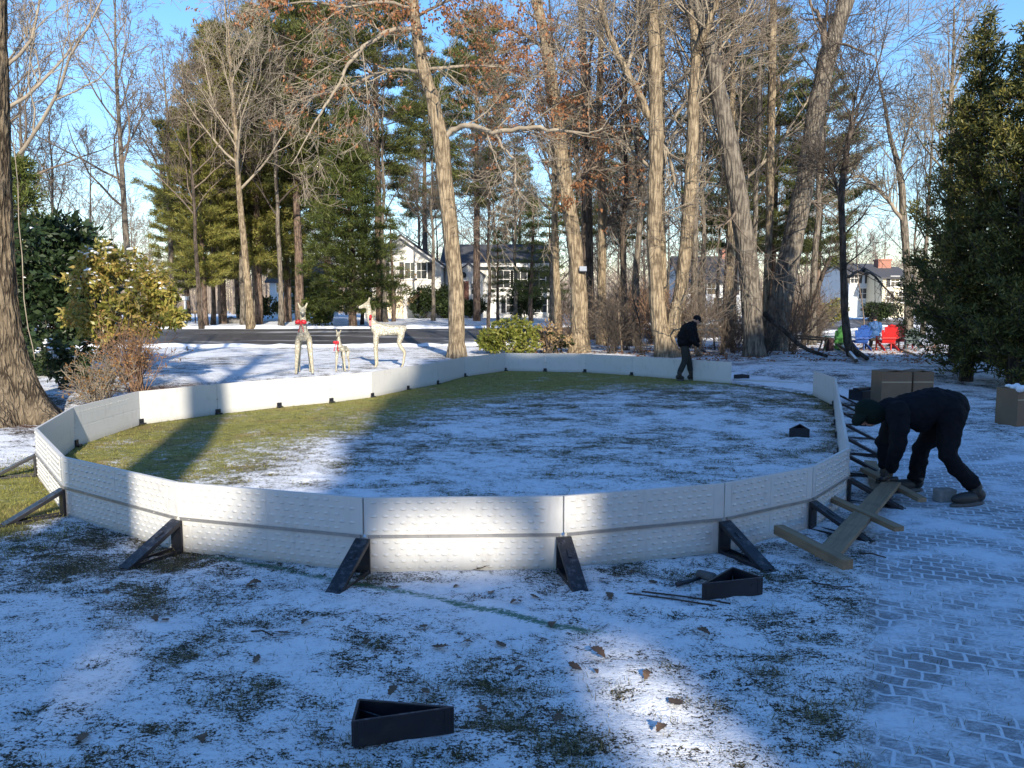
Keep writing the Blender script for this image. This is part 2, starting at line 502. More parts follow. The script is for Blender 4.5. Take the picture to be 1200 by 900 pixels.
# ------------------------------------------------------------------ light
SUN = Vector((.25, -1, .443)).normalized()          # towards the sun
sd = bpy.data.lights.new('sun', 'SUN'); sd.energy = 4.4; sd.angle = math.radians(.55); sd.color = (1, .90, .74)
so = bpy.data.objects.new('sun', sd); COL.objects.link(so)
so.rotation_euler = (-SUN).to_track_quat('-Z', 'Y').to_euler()
so.location = (10, -30, 30)
W = bpy.data.worlds.new('World'); SC.world = W; W.use_nodes = True
wn = W.node_tree
bg = wn.nodes.get('Background') or wn.nodes.new('ShaderNodeBackground')
sky = wn.nodes.new('ShaderNodeTexSky'); sky.sky_type = 'NISHITA'; sky.sun_disc = False
sky.sun_elevation = math.asin(SUN.z); sky.sun_rotation = math.atan2(SUN.x, SUN.y)
sky.air_density = 1.35; sky.dust_density = .25; sky.ozone_density = 3.0
hs_ = wn.nodes.new('ShaderNodeHueSaturation'); hs_.inputs['Saturation'].default_value = 1.2
tn_ = wn.nodes.new('ShaderNodeMix'); tn_.data_type = 'RGBA'; tn_.blend_type = 'MULTIPLY'; tn_.inputs[0].default_value = 1; tn_.inputs[7].default_value = (.85, .87, 1.0, 1)
wn.links.new(sky.outputs[0], tn_.inputs[6]); wn.links.new(tn_.outputs[2], hs_.inputs['Color']); wn.links.new(hs_.outputs[0], bg.inputs[0]); bg.inputs[1].default_value = .135
SC.view_settings.view_transform = 'Standard'; SC.view_settings.look = 'None'
SC.view_settings.exposure = 0.95; SC.view_settings.gamma = 1
SC.cycles.max_bounces = 6; SC.cycles.diffuse_bounces = 3; SC.cycles.glossy_bounces = 2
SC.cycles.transparent_max_bounces = 6; SC.cycles.use_denoising = True

# ------------------------------------------------------------------ ground sheet
def axis(segs):
    out = []
    for a, b, st in segs:
        n = max(1, int(round((b-a)/st)))
        out.extend(list(a+(b-a)*np.arange(n)/n))
    out.append(segs[-1][1])
    return np.array(out)
gx = axis([(-320, -80, 20), (-80, -40, 3), (-40, -14, .6), (-14, -7, .12), (-7, 7, .042), (7, 14, .12), (14, 40, .6), (40, 80, 3), (80, 320, 20)])
gy = axis([(-40, -4, 3), (-4, 2.4, .4), (2.4, 9, .042), (9, 16, .07), (16, 26, .12), (26, 50, .3), (50, 80, .8), (80, 140, 4), (140, 420, 25)])
X, Y = np.meshgrid(gx, gy)
X = X.ravel(); Y = Y.ravel()
INS = poly_inside(X, Y)
DW = seg_dist(X, Y, POLY, True)
# boundary of the green part inside the rink
GB = np.array([G0(215, 572), G0(330, 525), G0(420, 508), G0(470, 492), G0(560, 475), G0(640, 462), G0(760, 455), G0(860, 452)])
gpoly = np.array([tuple(NEAR[1]), tuple(NEAR[0])]+[tuple(p) for p in LEFT]+[tuple(p) for p in BACK]+[tuple(p) for p in GB[::-1]])
def in_poly(x, y, poly):
    ins = np.zeros(np.shape(x), bool); n = len(poly)
    for i in range(n):
        x1, y1 = poly[i]; x2, y2 = poly[(i+1) % n]
        ins ^= ((y1 > y) != (y2 > y)) & (x < (x2-x1)*(y-y1)/((y2-y1) if y2 != y1 else 1e-9)+x1)
    return ins
def fields(X, Y):
    """snow cover, greenness, paving, litter at ground points"""
    ins = poly_inside(X, Y)
    ing = in_poly(X, Y, gpoly)
    dg = seg_dist(X, Y, [tuple(p) for p in GB])
    sg = np.where(ing, dg, -dg)
    n1 = fbm(X, Y, .55, 4, 1); n2 = fbm(X, Y, 2.4, 4, 9); n3 = fbm(X*.8+Y*.5, Y*1.7, 5.5, 3, 23)
    nn = (n1-.5)*.35+(n2-.5)*.55+(n3-.5)*.45
    cov = np.full(np.shape(X), .60)
    # rink lawn
    cov_in = .62-.58*S((sg+1.1+(n1-.5)*4+(n2-.5)*2.5)/3.0)
    cov_in = np.where(Y > 15, np.minimum(cov_in, .60-.14*S((Y-12)/6)), cov_in)
    cov = np.where(ins, cov_in, cov)
    # strip of bare grass just inside the boards
    cov = np.where(ins, cov-.25*S((.45-seg_dist(X, Y, POLY, True))/.45)*S((Y-9)/4), cov)
    # sunny grass outside the left corner
    lg = S((-3.9-X+(n1-.5)*1.4)/.7)*S((Y-5.6)/.8)*S((9.6-Y)/.7)*(~ins)
    cov = cov*(1-lg)+.02*lg
    # torn ground in the left foreground
    tg = S((-1.3-X)/1.5)*S((Y-4.6)/1.0)*S((7.2-Y)/.8)*(~ins)*(1-lg)
    cov = cov-.16*tg*(.3+1.2*n2)
    # dug earth at the bracket feet
    for (bx, by, br) in ((-3.3, 5.6, .2), (-2.55, 5.75, .22), (-1.0, 5.3, .22), (.33, 5.45, .25), (.12, 3.35, .3), (.55, 3.75, .16), (-1.9, 4.2, .25)):
        cov = cov-.36*np.exp(-((X-bx)**2+(Y-by)**2)/br**2*1.6)
    pd = (X*.9-(Y-.3)*.43)                                  # signed distance right of the drive edge
    pav = S((pd-.02)/.22)*S((17-Y)/3)*(~ins)*S((7.4-X)/.8+0.0)
    cov = cov*(1-pav)+pav*(.52+.10*S((X-5.6)/1))
    # lawn beyond the boards, woods
    far = S((Y-16)/2)*(~ins)*S((1-X)/2)
    cov = cov*(1-far)+(.66)*far
    bank = S((.85-np.abs(seg_dist(X, Y, [tuple(p) for p in BACK[3:]]+[tuple(RIGHT[-1])])-1.0))/.5)*(~ins)*S((X-5)/1)
    wood = S((X-1)/3+(Y-26)/4)*(~ins)*S((Y-22.5-(n1-.5)*2)/1.6)*S((yn(X)-1-Y)/1.5)
    cov = cov*(1-wood)+.60*wood
    cov = np.maximum(cov, bank*.95)
    s = Y-yn(X)
    cov = np.where(s > ROADW+1.5, .74, cov)
    mul = S((Y-46)/1)*S((50-Y)/1)*S((X+9)/2)*S((3-X)/2)
    cov = cov-.6*mul
    # mulch bed by the old tree on the left
    mb = np.exp(-((X+9.0)/2.2)**2-((Y-12.6)/1.0)**2*1.2)+np.exp(-((X+6.9)/1.3)**2-((Y-15.8)/.8)**2)
    cov = cov-.45*mb*(n2*1.5)
    lit = np.clip(wood+mb*1.3+mul, 0, 1)
    cov = cov+nn*np.where(lg > .5, .35, 1.25)*(1-.3*pav)
    green = np.clip(.06+.75*S((sg+.6)/1.0)*ins+.9*lg+.15*ins, 0, 1)*(1-lit)
    return cov, green, pav, lit
COV, GRN, PAV, LIT = fields(X, Y)
Z = tz(X, Y)
# wheel ruts and footprints in the foreground snow
foot = np.zeros_like(X)
rr = random.Random(5)
for k in range(150):
    fx, fy = rr.uniform(-4.5, 5), rr.uniform(2.6, 15)
    if k < 50: fx, fy = rr.uniform(.3, 1.6), rr.uniform(2.6, 6)
    a = rr.uniform(0, PI)
    m_ = (abs(X-fx) < .3) & (abs(Y-fy) < .3)
    u = (X[m_]-fx)*math.cos(a)+(Y[m_]-fy)*math.sin(a); v = -(X[m_]-fx)*math.sin(a)+(Y[m_]-fy)*math.cos(a)
    foot[m_] = np.maximum(foot[m_], np.exp(-((u/.13)**4+(v/.05)**4)))
near_m = S((24-Y)/6)
Z = Z+near_m*(.022*np.clip(COV, 0, 1)*(1-.7*PAV)+.030*(fbm(X, Y, 1.4, 3, 40)-.5)+.030*(fbm(X, Y, 6, 3, 41)-.5)*(1-.75*PAV)+.010*(fbm(X, Y, 14, 2, 42)-.5)) - .016*foot*near_m
Z = Z-S((DW*0+.06-DW)/.06)*.01*near_m
COV = COV-.10*foot
COV = COV+.05*S((foot-.2)/.2)*S((.6-foot)/.2)
nx, ny = len(gx), len(gy)
ii = (np.arange(ny-1)[:, None]*nx+np.arange(nx-1)[None, :]).ravel()
F = np.stack([ii, ii+1, ii+1+nx, ii+nx], 1)
# painted green line on the snow
GL = [G0(235, 652), G0(330, 668), G0(420, 688), G0(500, 703), G0(560, 717), G0(640, 735), G0(705, 745)]
gl = seg_dist(X, Y, GL)
PNT = np.exp(-(gl/.04)**2)*(.55+fbm(X, Y, 3.0, 3, 77))*S((X+3)/.8)*S((.9-X)/.6)

def ground_mat():
    m, nt, b = newmat('snowy_ground')
    co = objco(nt)
    def at(n):
        a = nt.nodes.new('ShaderNodeAttribute'); a.attribute_name = n; return a.outputs['Fac']
    cov, grn, pav, lit, pnt = at('cov'), at('grn'), at('pav'), at('lit'), at('pnt')
    nA = noise(nt, co, 10, 7, .68, .4)
    nB = noise(nt, objco(nt, (1, 1.8, 1)), 30, 5, .7, .6)
    nC = noise(nt, co, 90, 4, .65)
    n = mathn(nt, 'ADD', mathn(nt, 'MULTIPLY', mathn(nt, 'SUBTRACT', nA, .5), 1.15),
              mathn(nt, 'ADD', mathn(nt, 'MULTIPLY', mathn(nt, 'SUBTRACT', nB, .5), 1.9), mathn(nt, 'MULTIPLY', mathn(nt, 'SUBTRACT', nC, .5), 1.7)))
    val = mathn(nt, 'ADD', cov, n)
    smask = maprange(nt, val, .38, .48)
    # earth and grass
    gn = noise(nt, objco(nt, (1, 2.2, 1)), 45, 5, .75, 1.2)
    gl_ = noise(nt, co, 1.3, 4, .6)
    grass = ramp(nt, gn, [(.28, (.03, .035, .010)), (.43, (.15, .155, .032)), (.56, (.36, .33, .08)), (.72, (.50, .40, .16))])
    grass = mixc(nt, maprange(nt, gl_, .46, .66, 0, .6), grass, (.30, .20, .075))
    gm = noise(nt, objco(nt, (1, 1.6, 1)), 4.2, 5, .7)
    grass = mixc(nt, maprange(nt, gm, .52, .36, 0, .7), grass, (.045, .055, .014))
    dirt = ramp(nt, gn, [(.3, (.010, .008, .006)), (.55, (.035, .026, .017)), (.78, (.11, .085, .045))])
    litc = ramp(nt, nB, [(.35, (.04, .022, .014)), (.55, (.13, .06, .03)), (.75, (.24, .14, .08))])
    g = mixc(nt, grn, dirt, grass)
    g = mixc(nt, lit, g, litc)
    snow = ramp(nt, nA, [(.3, (.74, .76, .80)), (.7, (.83, .845, .865))])
    # thin snow lets the ground tint through
    thin = maprange(nt, val, .45, .90, .42, 0)
    snow = mixc(nt, thin, snow, (.46, .45, .43))
    c = mixc(nt, smask, g, snow)
    # paving setts showing through trodden snow
    mp = nt.nodes.new('ShaderNodeMapping'); mp.inputs['Rotation'].default_value = (0, 0, math.radians(-64.5)+PI/2)
    tc = nt.nodes.new('ShaderNodeTexCoord')
    wob = nt.nodes.new('ShaderNodeTexNoise'); wob.inputs['Scale'].default_value = 5; nt.links.new(tc.outputs['Object'], wob.inputs['Vector'])
    vm = nt.nodes.new('ShaderNodeVectorMath'); vm.operation = 'MULTIPLY_ADD'
    nt.links.new(wob.outputs['Color'], vm.inputs[0]); vm.inputs[1].default_value = (.06, .06, 0); nt.links.new(tc.outputs['Object'], vm.inputs[2])
    nt.links.new(vm.outputs[0], mp.inputs[0])
    sw = nt.nodes.new('ShaderNodeMapping'); nt.links.new(mp.outputs[0], sw.inputs[0])
    br = nt.nodes.new('ShaderNodeTexBrick'); nt.links.new(sw.outputs[0], br.inputs[0])
    br.inputs['Scale'].default_value = 1.0
    br.inputs['Brick Width'].default_value = .15; br.inputs['Row Height'].default_value = .115
    br.inputs['Mortar Size'].default_value = .012; br.inputs['Mortar Smooth'].default_value = .6
    br.offset = .5
    br.inputs['Color1'].default_value = (.15, .15, .16, 1); br.inputs['Color2'].default_value = (.22, .21, .21, 1)
    br.inputs['Mortar'].default_value = (.72, .74, .78, 1)
    brick_c = mixc(nt, maprange(nt, nB, .40, .70, 0, .7), br.outputs['Color'], (.34, .35, .37))
    pn = noise(nt, objco(nt, (1, 1.5, 1)), 1.4, 5, .6)
    pm = mathn(nt, 'ADD', mathn(nt, 'MULTIPLY', mathn(nt, 'SUBTRACT', pn, .5), 2.0), mathn(nt, 'MULTIPLY', mathn(nt, 'SUBTRACT', nB, .5), 1.0))
    pcover = maprange(nt, mathn(nt, 'ADD', pm, cov), .28, .80, .14, .96)
    mort = br.outputs['Fac']
    pcover = mathn(nt, 'MAXIMUM', pcover, mathn(nt, 'MULTIPLY', mort, .68))
    pc = mixc(nt, pcover, brick_c, mixc(nt, maprange(nt, nA, .4, .7, 0, .35), (.74, .77, .82), (.52, .55, .6)))
    pfac = mathn(nt, 'MULTIPLY', pav, 1.0)
    c = mixc(nt, pfac, c, pc)
    pl = maprange(nt, mathn(nt, 'ADD', pnt, mathn(nt, 'MULTIPLY', mathn(nt, 'SUBTRACT', nB, .5), 3.4)), .30, .85, 0, .88)
    pl = mathn(nt, 'MULTIPLY', pl, maprange(nt, pnt, .08, .3))
    c = mixc(nt, pl, c, (.008, .12, .05))
    nt.links.new(c, b.inputs['Base Color'])
    b.inputs['Roughness'].default_value = .8; b.inputs['Specular IOR Level'].default_value = .25
    h = mathn(nt, 'ADD', mathn(nt, 'MULTIPLY', smask, .6), mathn(nt, 'ADD', mathn(nt, 'MULTIPLY', nB, .7), mathn(nt, 'MULTIPLY', nA, .6)))
    h2 = mathn(nt, 'ADD', mathn(nt, 'MULTIPLY', nB, .5), mathn(nt, 'MULTIPLY', mathn(nt, 'MULTIPLY', mort, -.5), mathn(nt, 'SUBTRACT', 1.1, pcover)))
    hm = nt.nodes.new('ShaderNodeMix'); hm.data_type = 'FLOAT'
    nt.links.new(pfac, hm.inputs[0]); nt.links.new(h, hm.inputs[2]); nt.links.new(h2, hm.inputs[3])
    bump(nt, b, hm.outputs[0], .85, .022)
    return m
M['ground'] = ground_mat()
ground = np_mesh('ground', np.stack([X, Y, Z], 1), F, M['ground'], smooth=True, attrs={'cov': COV, 'grn': GRN, 'pav': PAV, 'lit': LIT, 'pnt': PNT})
tag(ground, kind='structure')

# road: its own sheet in a shallow trench of the ground
rx = np.arange(-75, 60, 1.0)
cols = 7
RV = []; 
for x in rx:
    for k in range(cols):
        y = yn(x)+ROADW*k/(cols-1)
        RV.append((x, y, float(tz(np.array([x]), np.array([y]), False)[0])-.05+.03*math.sin(PI*k/(cols-1))))
RF = [(i*cols+k, (i+1)*cols+k, (i+1)*cols+k+1, i*cols+k+1) for i in range(len(rx)-1) for k in range(cols-1)]
def road_mat():
    m, nt, b = newmat('wet_asphalt')
    co = objco(nt)
    n = noise(nt, objco(nt, (.12, 1, 1)), 1.1, 5, .6); n2 = noise(nt, co, 9, 5, .7)
    c = ramp(nt, n2, [(.3, (.040, .038, .040)), (.7, (.075, .07, .068))])
    c = mixc(nt, maprange(nt, n, .54, .68, 0, .75), c, (.50, .50, .51))
    nt.links.new(c, b.inputs['Base Color']); b.inputs['Roughness'].default_value = .6
    bump(nt, b, n2, .4, .01)
    return m
road = np_mesh('road', RV, RF, road_mat(), smooth=True)
tag(road, kind='structure')
# ploughed snow ridges along the road edges
for side, off in ((0, -.35), (1, ROADW+.3)):
    vs = []; rows = 6
    xs = np.arange(-70, 55, .35)
    for x in xs:
        for k in range(rows):
            w = (k/(rows-1)-.5)*.9
            y = float(yn(x))+off+w
            n_ = float(fbm(np.array([x]), np.array([y]), 1.1, 3, 50+side)[0])
            hh = (.05+.22*n_)*max(0, 1-(w/.45)**2)
            vs.append((x, y, float(tz(np.array([x]), np.array([y]), False)[0])-.05+hh))
    fs = [(i*rows+k, (i+1)*rows+k, (i+1)*rows+k+1, i*rows+k+1) for i in range(len(xs)-1) for k in range(rows-1)]
    o = np_mesh('snow_bank', vs, fs, M['snow'], smooth=True)
    tag(o, 'low ridge of ploughed snow along the '+('near' if side == 0 else 'far')+' edge of the road', None, kind='structure')

# ------------------------------------------------------------------ grass blades through the snow
def blades(name, n, sampler, L0, L1, wd, mat, label, lean=1.0):
    x, y = sampler(n)
    cov, grn, pav, lit = fields(x, y)
    keep = RNG.random(len(x)) < np.clip((.66-cov)*2.6, 0.05, 1)*(1-pav*.95)
    x, y, cov, grn = x[keep], y[keep], cov[keep], grn[keep]
    # keep clear of the boards
    k2 = seg_dist(x, y, POLY, True) > .04
    x, y = x[k2], y[k2]
    n = len(x)
    z = tz(x, y)+.005
    L = RNG.uniform(L0, L1, n); az = RNG.uniform(0, 2*PI, n); el = RNG.uniform(.1, 1.25, n)**1*lean
    dx, dy, dz = np.cos(az)*np.cos(el), np.sin(az)*np.cos(el), np.sin(el)
    px_, py_ = -np.sin(az), np.cos(az)
    w = wd*RNG.uniform(.6, 1.3, n)
    b0 = np.stack([x-px_*w, y-py_*w, z], 1); b1 = np.stack([x+px_*w, y+py_*w, z], 1)
    md = np.stack([x+dx*L*.55, y+dy*L*.55, z+dz*L*.6], 1)
    m0 = md-np.stack([px_*w*.7, py_*w*.7, 0*w], 1); m1 = md+np.stack([px_*w*.7, py_*w*.7, 0*w], 1)
    tp = np.stack([x+dx*L*1.05, y+dy*L*1.05, z+dz*L*.75], 1)
    V = np.stack([b0, b1, m1, m0, tp], 1).reshape(-1, 3)
    i = np.arange(n)*5
    Fq = np.concatenate([np.stack([i, i+1, i+2], 1), np.stack([i, i+2, i+3], 1), np.stack([i+3, i+2, i+4], 1)])
    o = np_mesh(name, V, Fq, mat)
    tag(o, label, None, kind='stuff')
def samp_near(n):
    y = 2.6*(7.5/2.6)**RNG.random(n); x = RNG.uniform(-.70, .70, n)*y
    m_ = ~poly_inside(x, y)
    return x[m_], y[m_]
def samp_rink(n):
    y = 6.5+17*RNG.random(n)**1.3; x = RNG.uniform(-7, 7.5, n)
    m_ = poly_inside(x, y)
    return x[m_], y[m_]
def samp_left(n):
    x = RNG.uniform(-8.5, -3.8, n); y = RNG.uniform(5.6, 10.2, n)
    m_ = ~poly_inside(x, y)
    return x[m_], y[m_]
M['blade_dry'] = leaf_mat('dry_grass', [(0, (.05, .048, .02)), (.5, (.16, .14, .055)), (1, (.38, .31, .17))], .2, .7)
M['blade_green'] = leaf_mat('green_grass', [(0, (.07, .085, .018)), (.5, (.22, .22, .05)), (.8, (.40, .35, .10)), (1, (.46, .34, .15))], .25, .6)
blades('grass', 190000, samp_near, .018, .055, .0015, M['blade_dry'], 'dry grass blades poking through the foreground snow')
blades('grass', 170000, samp_rink, .02, .055, .0032, M['blade_green'], 'green and straw lawn grass inside the rink boards')
blades('grass', 60000, samp_left, .025, .06, .0026, M['blade_green'], 'sunlit grass outside the left corner of the rink')

# dry leaf litter of the woodland floor
def litter(name, n, sampler, size, mat, label):
    x, y = sampler(n); n = len(x)
    z = tz(x, y)+.02
    V = []
    az = RNG.uniform(0, 2*PI, n); s = size*RNG.uniform(.5, 1.3, n)
    t1 = RNG.uniform(-.5, .5, n); t2 = RNG.uniform(-.5, .5, n)
    ca, sa = np.cos(az)*s, np.sin(az)*s
    c = np.stack([x, y, z+.2*s], 1)
    u = np.stack([ca, sa, t1*s], 1); v = np.stack([-sa*.6, ca*.6, t2*s], 1)
    V = np.stack([c-u-v*.3, c-v, c+u*1.1, c+v*1.1], 1).reshape(-1, 3)
    i = np.arange(n)*4
    o = np_mesh(name, V, np.stack([i, i+1, i+2, i+3], 1), mat)
    tag(o, label, None, kind='stuff')
def samp_wood(n):
    x = RNG.uniform(0, 24, n); y = RNG.uniform(23, 36, n)
    m_ = (~poly_inside(x, y)) & (fbm(x, y, .9, 3, 66) > .47) & (y < yn(x)-2)
    return x[m_], y[m_]
litter('leaf_litter', 9000, samp_wood, .05, M['oakleaf'], 'brown leaf litter on the snow under the wood')

# individually lying oak leaves
def oak_leaf_mesh(seed):
    r = random.Random(seed)
    mb = MB(); n = 9; L = .11
    cen = []; le = []; ri = []
    curl = r.uniform(-.5, .9); roll = r.uniform(.0, .35)
    for i in range(n+1):
        t = i/n
        w = (.5+.5*math.cos(t*n*PI))*.35+.65
        w *= math.sin(PI*min(1, .08+t*.95))**.7*.034
        zc = .018*math.sin(t*PI)*curl+.006
        cen.append(Vector(((t-.5)*L, .003*math.sin(t*5), zc)))
        le.append(Vector(((t-.5)*L+.006*r.uniform(-1, 1), w, zc+abs(w)*roll)))
        ri.append(Vector(((t-.5)*L+.006*r.uniform(-1, 1), -w, zc+abs(w)*roll*r.uniform(.2, 1))))
    vs = cen+le+ri; k = n+1
    fs = []
    for i in range(n):
        fs.append((i, i+1, k+i+1, k+i)); fs.append((i+1, i, 2*k+i, 2*k+i+1))
    mb.add(vs, fs, True)
    mb.tube([cen[0], cen[0]+Vector((-.025, .003, .004))], .0012, 4)
    return mb
M['leaf1'] = simple('leaf_brown', (.14, .085, .05), (.075, .044, .028), .8, 30, bstr=.4)
protos = [oak_leaf_mesh(s).build('oak_leaf', M['leaf1']) for s in range(4)]
leafpx = [(538, 692), (470, 690), (600, 712), (575, 697), (650, 742), (512, 760), (543, 763), (585, 762), (700, 768), (672, 790), (695, 795),
          (492, 735), (455, 675), (560, 672), (760, 800), (790, 832), (770, 862), (705, 682), (640, 758), (430, 757), (357, 735), (200, 735), (180, 732), (333, 748),
          (463, 818), (497, 820), (560, 842), (100, 875), (242, 875), (130, 700), (300, 690), (622, 700), (735, 672), (620, 640), (820, 745), (660, 846), (715, 700), (575, 580), (385, 655), (300, 775), (610, 790), (770, 690)]
rr = random.Random(3)
for i, (lx, ly) in enumerate(leafpx):
    p = G0(lx+rr.uniform(-6, 6), ly+rr.uniform(-4, 4))
    o = protos[i] if i < 4 else protos[i % 4].copy()
    if i >= 4: COL.objects.link(o)
    o.location = (p[0], p[1], .028)
    o.rotation_euler = (rr.uniform(-.25, .25), rr.uniform(-.25, .25), rr.uniform(0, 6.28))
    s = rr.uniform(.5, 1.0); o.scale = (s, s, s)
    tag(o, 'curled brown oak leaf lying on the trodden foreground snow', 'leaf', 'fallen oak leaves on the foreground snow')
# twigs on the snow
def stick(pts, r, label, mat='twig_dark'):
    base = G0(*pts[0])
    mb = MB(); P3 = []
    for i, q in enumerate(pts):
        g = G0(*q); P3.append((g[0]-base[0], g[1]-base[1], .02+.01*(i % 2)))
    mb.tube(P3, [r*(1-.5*i/len(P3)) for i in range(len(P3))], 6)
    o = mb.build('twig', M[mat]); o.location = (base[0], base[1], .012)
    tag(o, label, 'twig', 'twigs lying on the snow')
stick([(1007, 653), (1022, 655), (1038, 658)], .008, 'short brown twig on the paving right of the lumber frame')
stick([(952, 687), (965, 692), (982, 693), (998, 694)], .006, 'bent thin twig on the snow below the lumber frame')
stick([(295, 746), (308, 747), (320, 751)], .006, 'short dark twig in the left foreground snow')
# ------------------------------------------------------------------ rink wall
def outward(a, b):
    d = Vector((b[0]-a[0], b[1]-a[1], 0)); n = Vector((d.y, -d.x, 0)).normalized()
    m_ = Vector(((a[0]+b[0])/2-CEN[0], (a[1]+b[1])/2-CEN[1], 0))
    if n.dot(m_) < 0: n = -n
    return n
rink = empty('rink_wall', (float(NEAR[3][0]), float(NEAR[3][1]), 0), 'low white dimpled board wall of a backyard ice rink set up on the snowy lawn', 'rink wall')
RB = Vector(rink.location)
def bump_cap(mb, c, u, n, rx_, rz_, h):
    up = Vector((0, 0, 1)); vs = []; fs = []
    K = 8
    for (s, hh) in ((1, 0), (.72, .7)):
        for k in range(K):
            a = 2*PI*k/K
            vs.append(c+u*(rx_*s*math.cos(a))+up*(rz_*s*math.sin(a))+n*(h*hh))
    vs.append(c+n*h)
    for k in range(K):
        k2 = (k+1) % K
        fs.append((k, k2, K+k2, K+k)); fs.append((K+k, K+k2, 2*K))
    mb.add(vs, fs, True)
def slab(mb, a, b, n, z0, z1, t0, t1):
    """board slab between plan points, offsets t0..t1 along outward normal"""
    vs = []
    for z in (z0, z1):
        for p in (a, b):
            for t in (t0, t1):
                vs.append(Vector((p.x, p.y, z))+n*t)
    mb.add(vs, [(0, 1, 3, 2), (4, 6, 7, 5), (0, 4, 5, 1), (2, 3, 7, 6), (0, 2, 6, 4), (1, 5, 7, 3)])
def panel(a, b, detail, inner, label=None):
    a = Vector((a[0], a[1], 0))-RB; b = Vector((b[0], b[1], 0))-RB
    n = outward(a+RB, b+RB); u = (b-a).normalized(); L = (b-a).length
    g = .004
    a2 = a+u*g; b2 = b-u*g
    mb = MB()
    slab(mb, a2, b2, n, .0, .262, -.014, .014)
    slab(mb, a2, b2, n, .286, HB, -.014, .016)
    slab(mb, a2+u*.01, b2-u*.01, n, .262, .286, -.012, .004)
    if detail:
        for z0, z1, off in ((.0, .262, .014), (.286, HB, .016)):
            rows = 5
            st = .086
            for r in range(rows):
                zz = z0+.036+(z1-z0-.072)*r/(rows-1)
                k = 0; x = .075+(r % 2)*st/2
                while x < L-.07:
                    if not (abs(x-L*.5) < .028 or abs(x-L*.93) < .02 or abs(x-L*.07) < .02):
                        bump_cap(mb, a+u*x+Vector((0, 0, zz))+n*(off-.0005), u, n, .0255, .012, .012)
                    x += st
            # pressed ribs: frame, centre tab and end tabs
            for (xa, xb, za, zb) in ((.03, L-.03, z0+.018, z0+.021), (.03, L-.03, z1-.021, z1-.018),
                                     (L*.5-.002, L*.5+.002, z0+.02, z1-.02), (L*.07, L*.07+.004, z0+.02, z1-.02), (L*.93, L*.93+.004, z0+.02, z1-.02),
                                     (L*.5, L*.5+.24, z1-.078, z1-.075), (L*.5+.24, L*.5+.244, z0+.07, z1-.078)):
                slab(mb, a+u*xa, a+u*xb, n, za, zb, off-.001, off+.0025)
    if inner:
        # shallow pressed lines on the smooth inside face
        for z in (.425, .12):
            slab(mb, a+u*.04, b-u*.04, n, z, z+.003, -.0155, -.0135)
        if inner > 1:
            x = .12
            r = random.Random(9)
            while x < L-.3:
                w = r.uniform(.015, .05)
                slab(mb, a+u*x, a+u*(x+w), n, .475, .475+r.uniform(.008, .022), -.0162, -.0135)
                x += w+r.uniform(.01, .03)
        for xx in (.3, L-.35):
            slab(mb, a+u*xx, a+u*(xx+.14), n, .06, .063, -.0155, -.0135)
            slab(mb, a+u*xx, a+u*(xx+.003), n, .0, .06, -.0155, -.0135)
    o = mb.build('board_panel', M['board'], rink)
    if label: o['label'] = label
    rb = MB()
    slab(rb, a+u*.03, b-u*.02, n, .263, .285, .005, .027)
    slab(rb, a+u*.03, b-u*.02, n, .285, .2875, .0165, .032)
    k = .12
    while k < L-.05:
        rb.ell(a+u*k+n*.027+Vector((0, 0, .274)), (.008, .008, .008), 6, 4)
        k += .36
    rb.build('joint_rail', M['rail'], o)
    return o
def bracket_mb(Ld=.50, H=.262, W=.115):
    """triangular stay: upright on the wall at x=0, foot bar along +x, sloping channel"""
    mb = MB()
    mb.bbox(.0, .02, -W/2, W/2, 0, H)
    mb.bbox(.02, Ld-.01, -W/2, -W/2+.012, 0, .03); mb.bbox(.02, Ld-.01, W/2-.012, W/2, 0, .03)
    mb.bbox(.02, Ld-.01, -W/2+.012, W/2-.012, 0, .008)
    a = Vector((.012, 0, H-.004)); b = Vector((Ld, 0, .012))
    mb.bar(a, b, W, .010)
    for s in (-1, 1):
        mb.bar(a+Vector((0, s*(W/2-.005), -.017)), b+Vector((-.03, s*(W/2-.005), 0)), .010, .030)
    d = (b-a).normalized(); nn = Vector((-d.z, 0, d.x))
    if nn.z < 0: nn = -nn
    for t in (.32,):
        c = a+(b-a)*t
        mb.bar(c-d*.04+nn*.006, c+d*.04+nn*.006, .028, .012)
    mb.bbox(Ld-.03, Ld+.035, -W/2-.004, W/2+.004, 0, .012)
    mb.box((Ld+.012, 0, .016), (.016, .016, .018))
    for t in (.28, .55, .8):
        c = a+(b-a)*t-nn*.017
        mb.bar(c-Vector((0, W/2-.012, 0)), c+Vector((0, W/2-.012, 0)), .006, .022)
    for z in (.06, .2):
        for y in (-.035, .035): mb.tube([(.019, y, z), (.026, y, z)], .008, 6)
    for t in (.12, .9):
        for y in (-.035, .035):
            c = a+(b-a)*t+Vector((0, y, 0)); mb.tube([c+nn*.004, c+nn*.010], .007, 6)
    return mb
br_proto = bracket_mb().build('support_bracket', M['black'], None, bevel=.003)
sl = MB(); sl.box((.19, 0, .185), (.032, .010, .006), Matrix.Rotation(math.atan2(.25, .49), 3, 'Y')); 
first_br = [True]
def place_bracket(p, n, parent=rink, first=first_br):
    o = br_proto if first[0] else br_proto.copy()
    if not first[0]: COL.objects.link(o)
    first[0] = False
    o.parent = parent
    base = Vector((p[0], p[1], 0))+n*.02
    o.location = base-RB
    o.rotation_euler = (0, 0, math.atan2(n.y, n.x))
    return o
chainA = NEAR
for i in range(len(chainA)-1):
    panel(chainA[i], chainA[i+1], True, 1 if i == 0 else 0, 'leftmost sunlit dimpled panel at the near left corner' if i == 0 else None)
panel(NEAR[0], LEFT[0], False, 1)
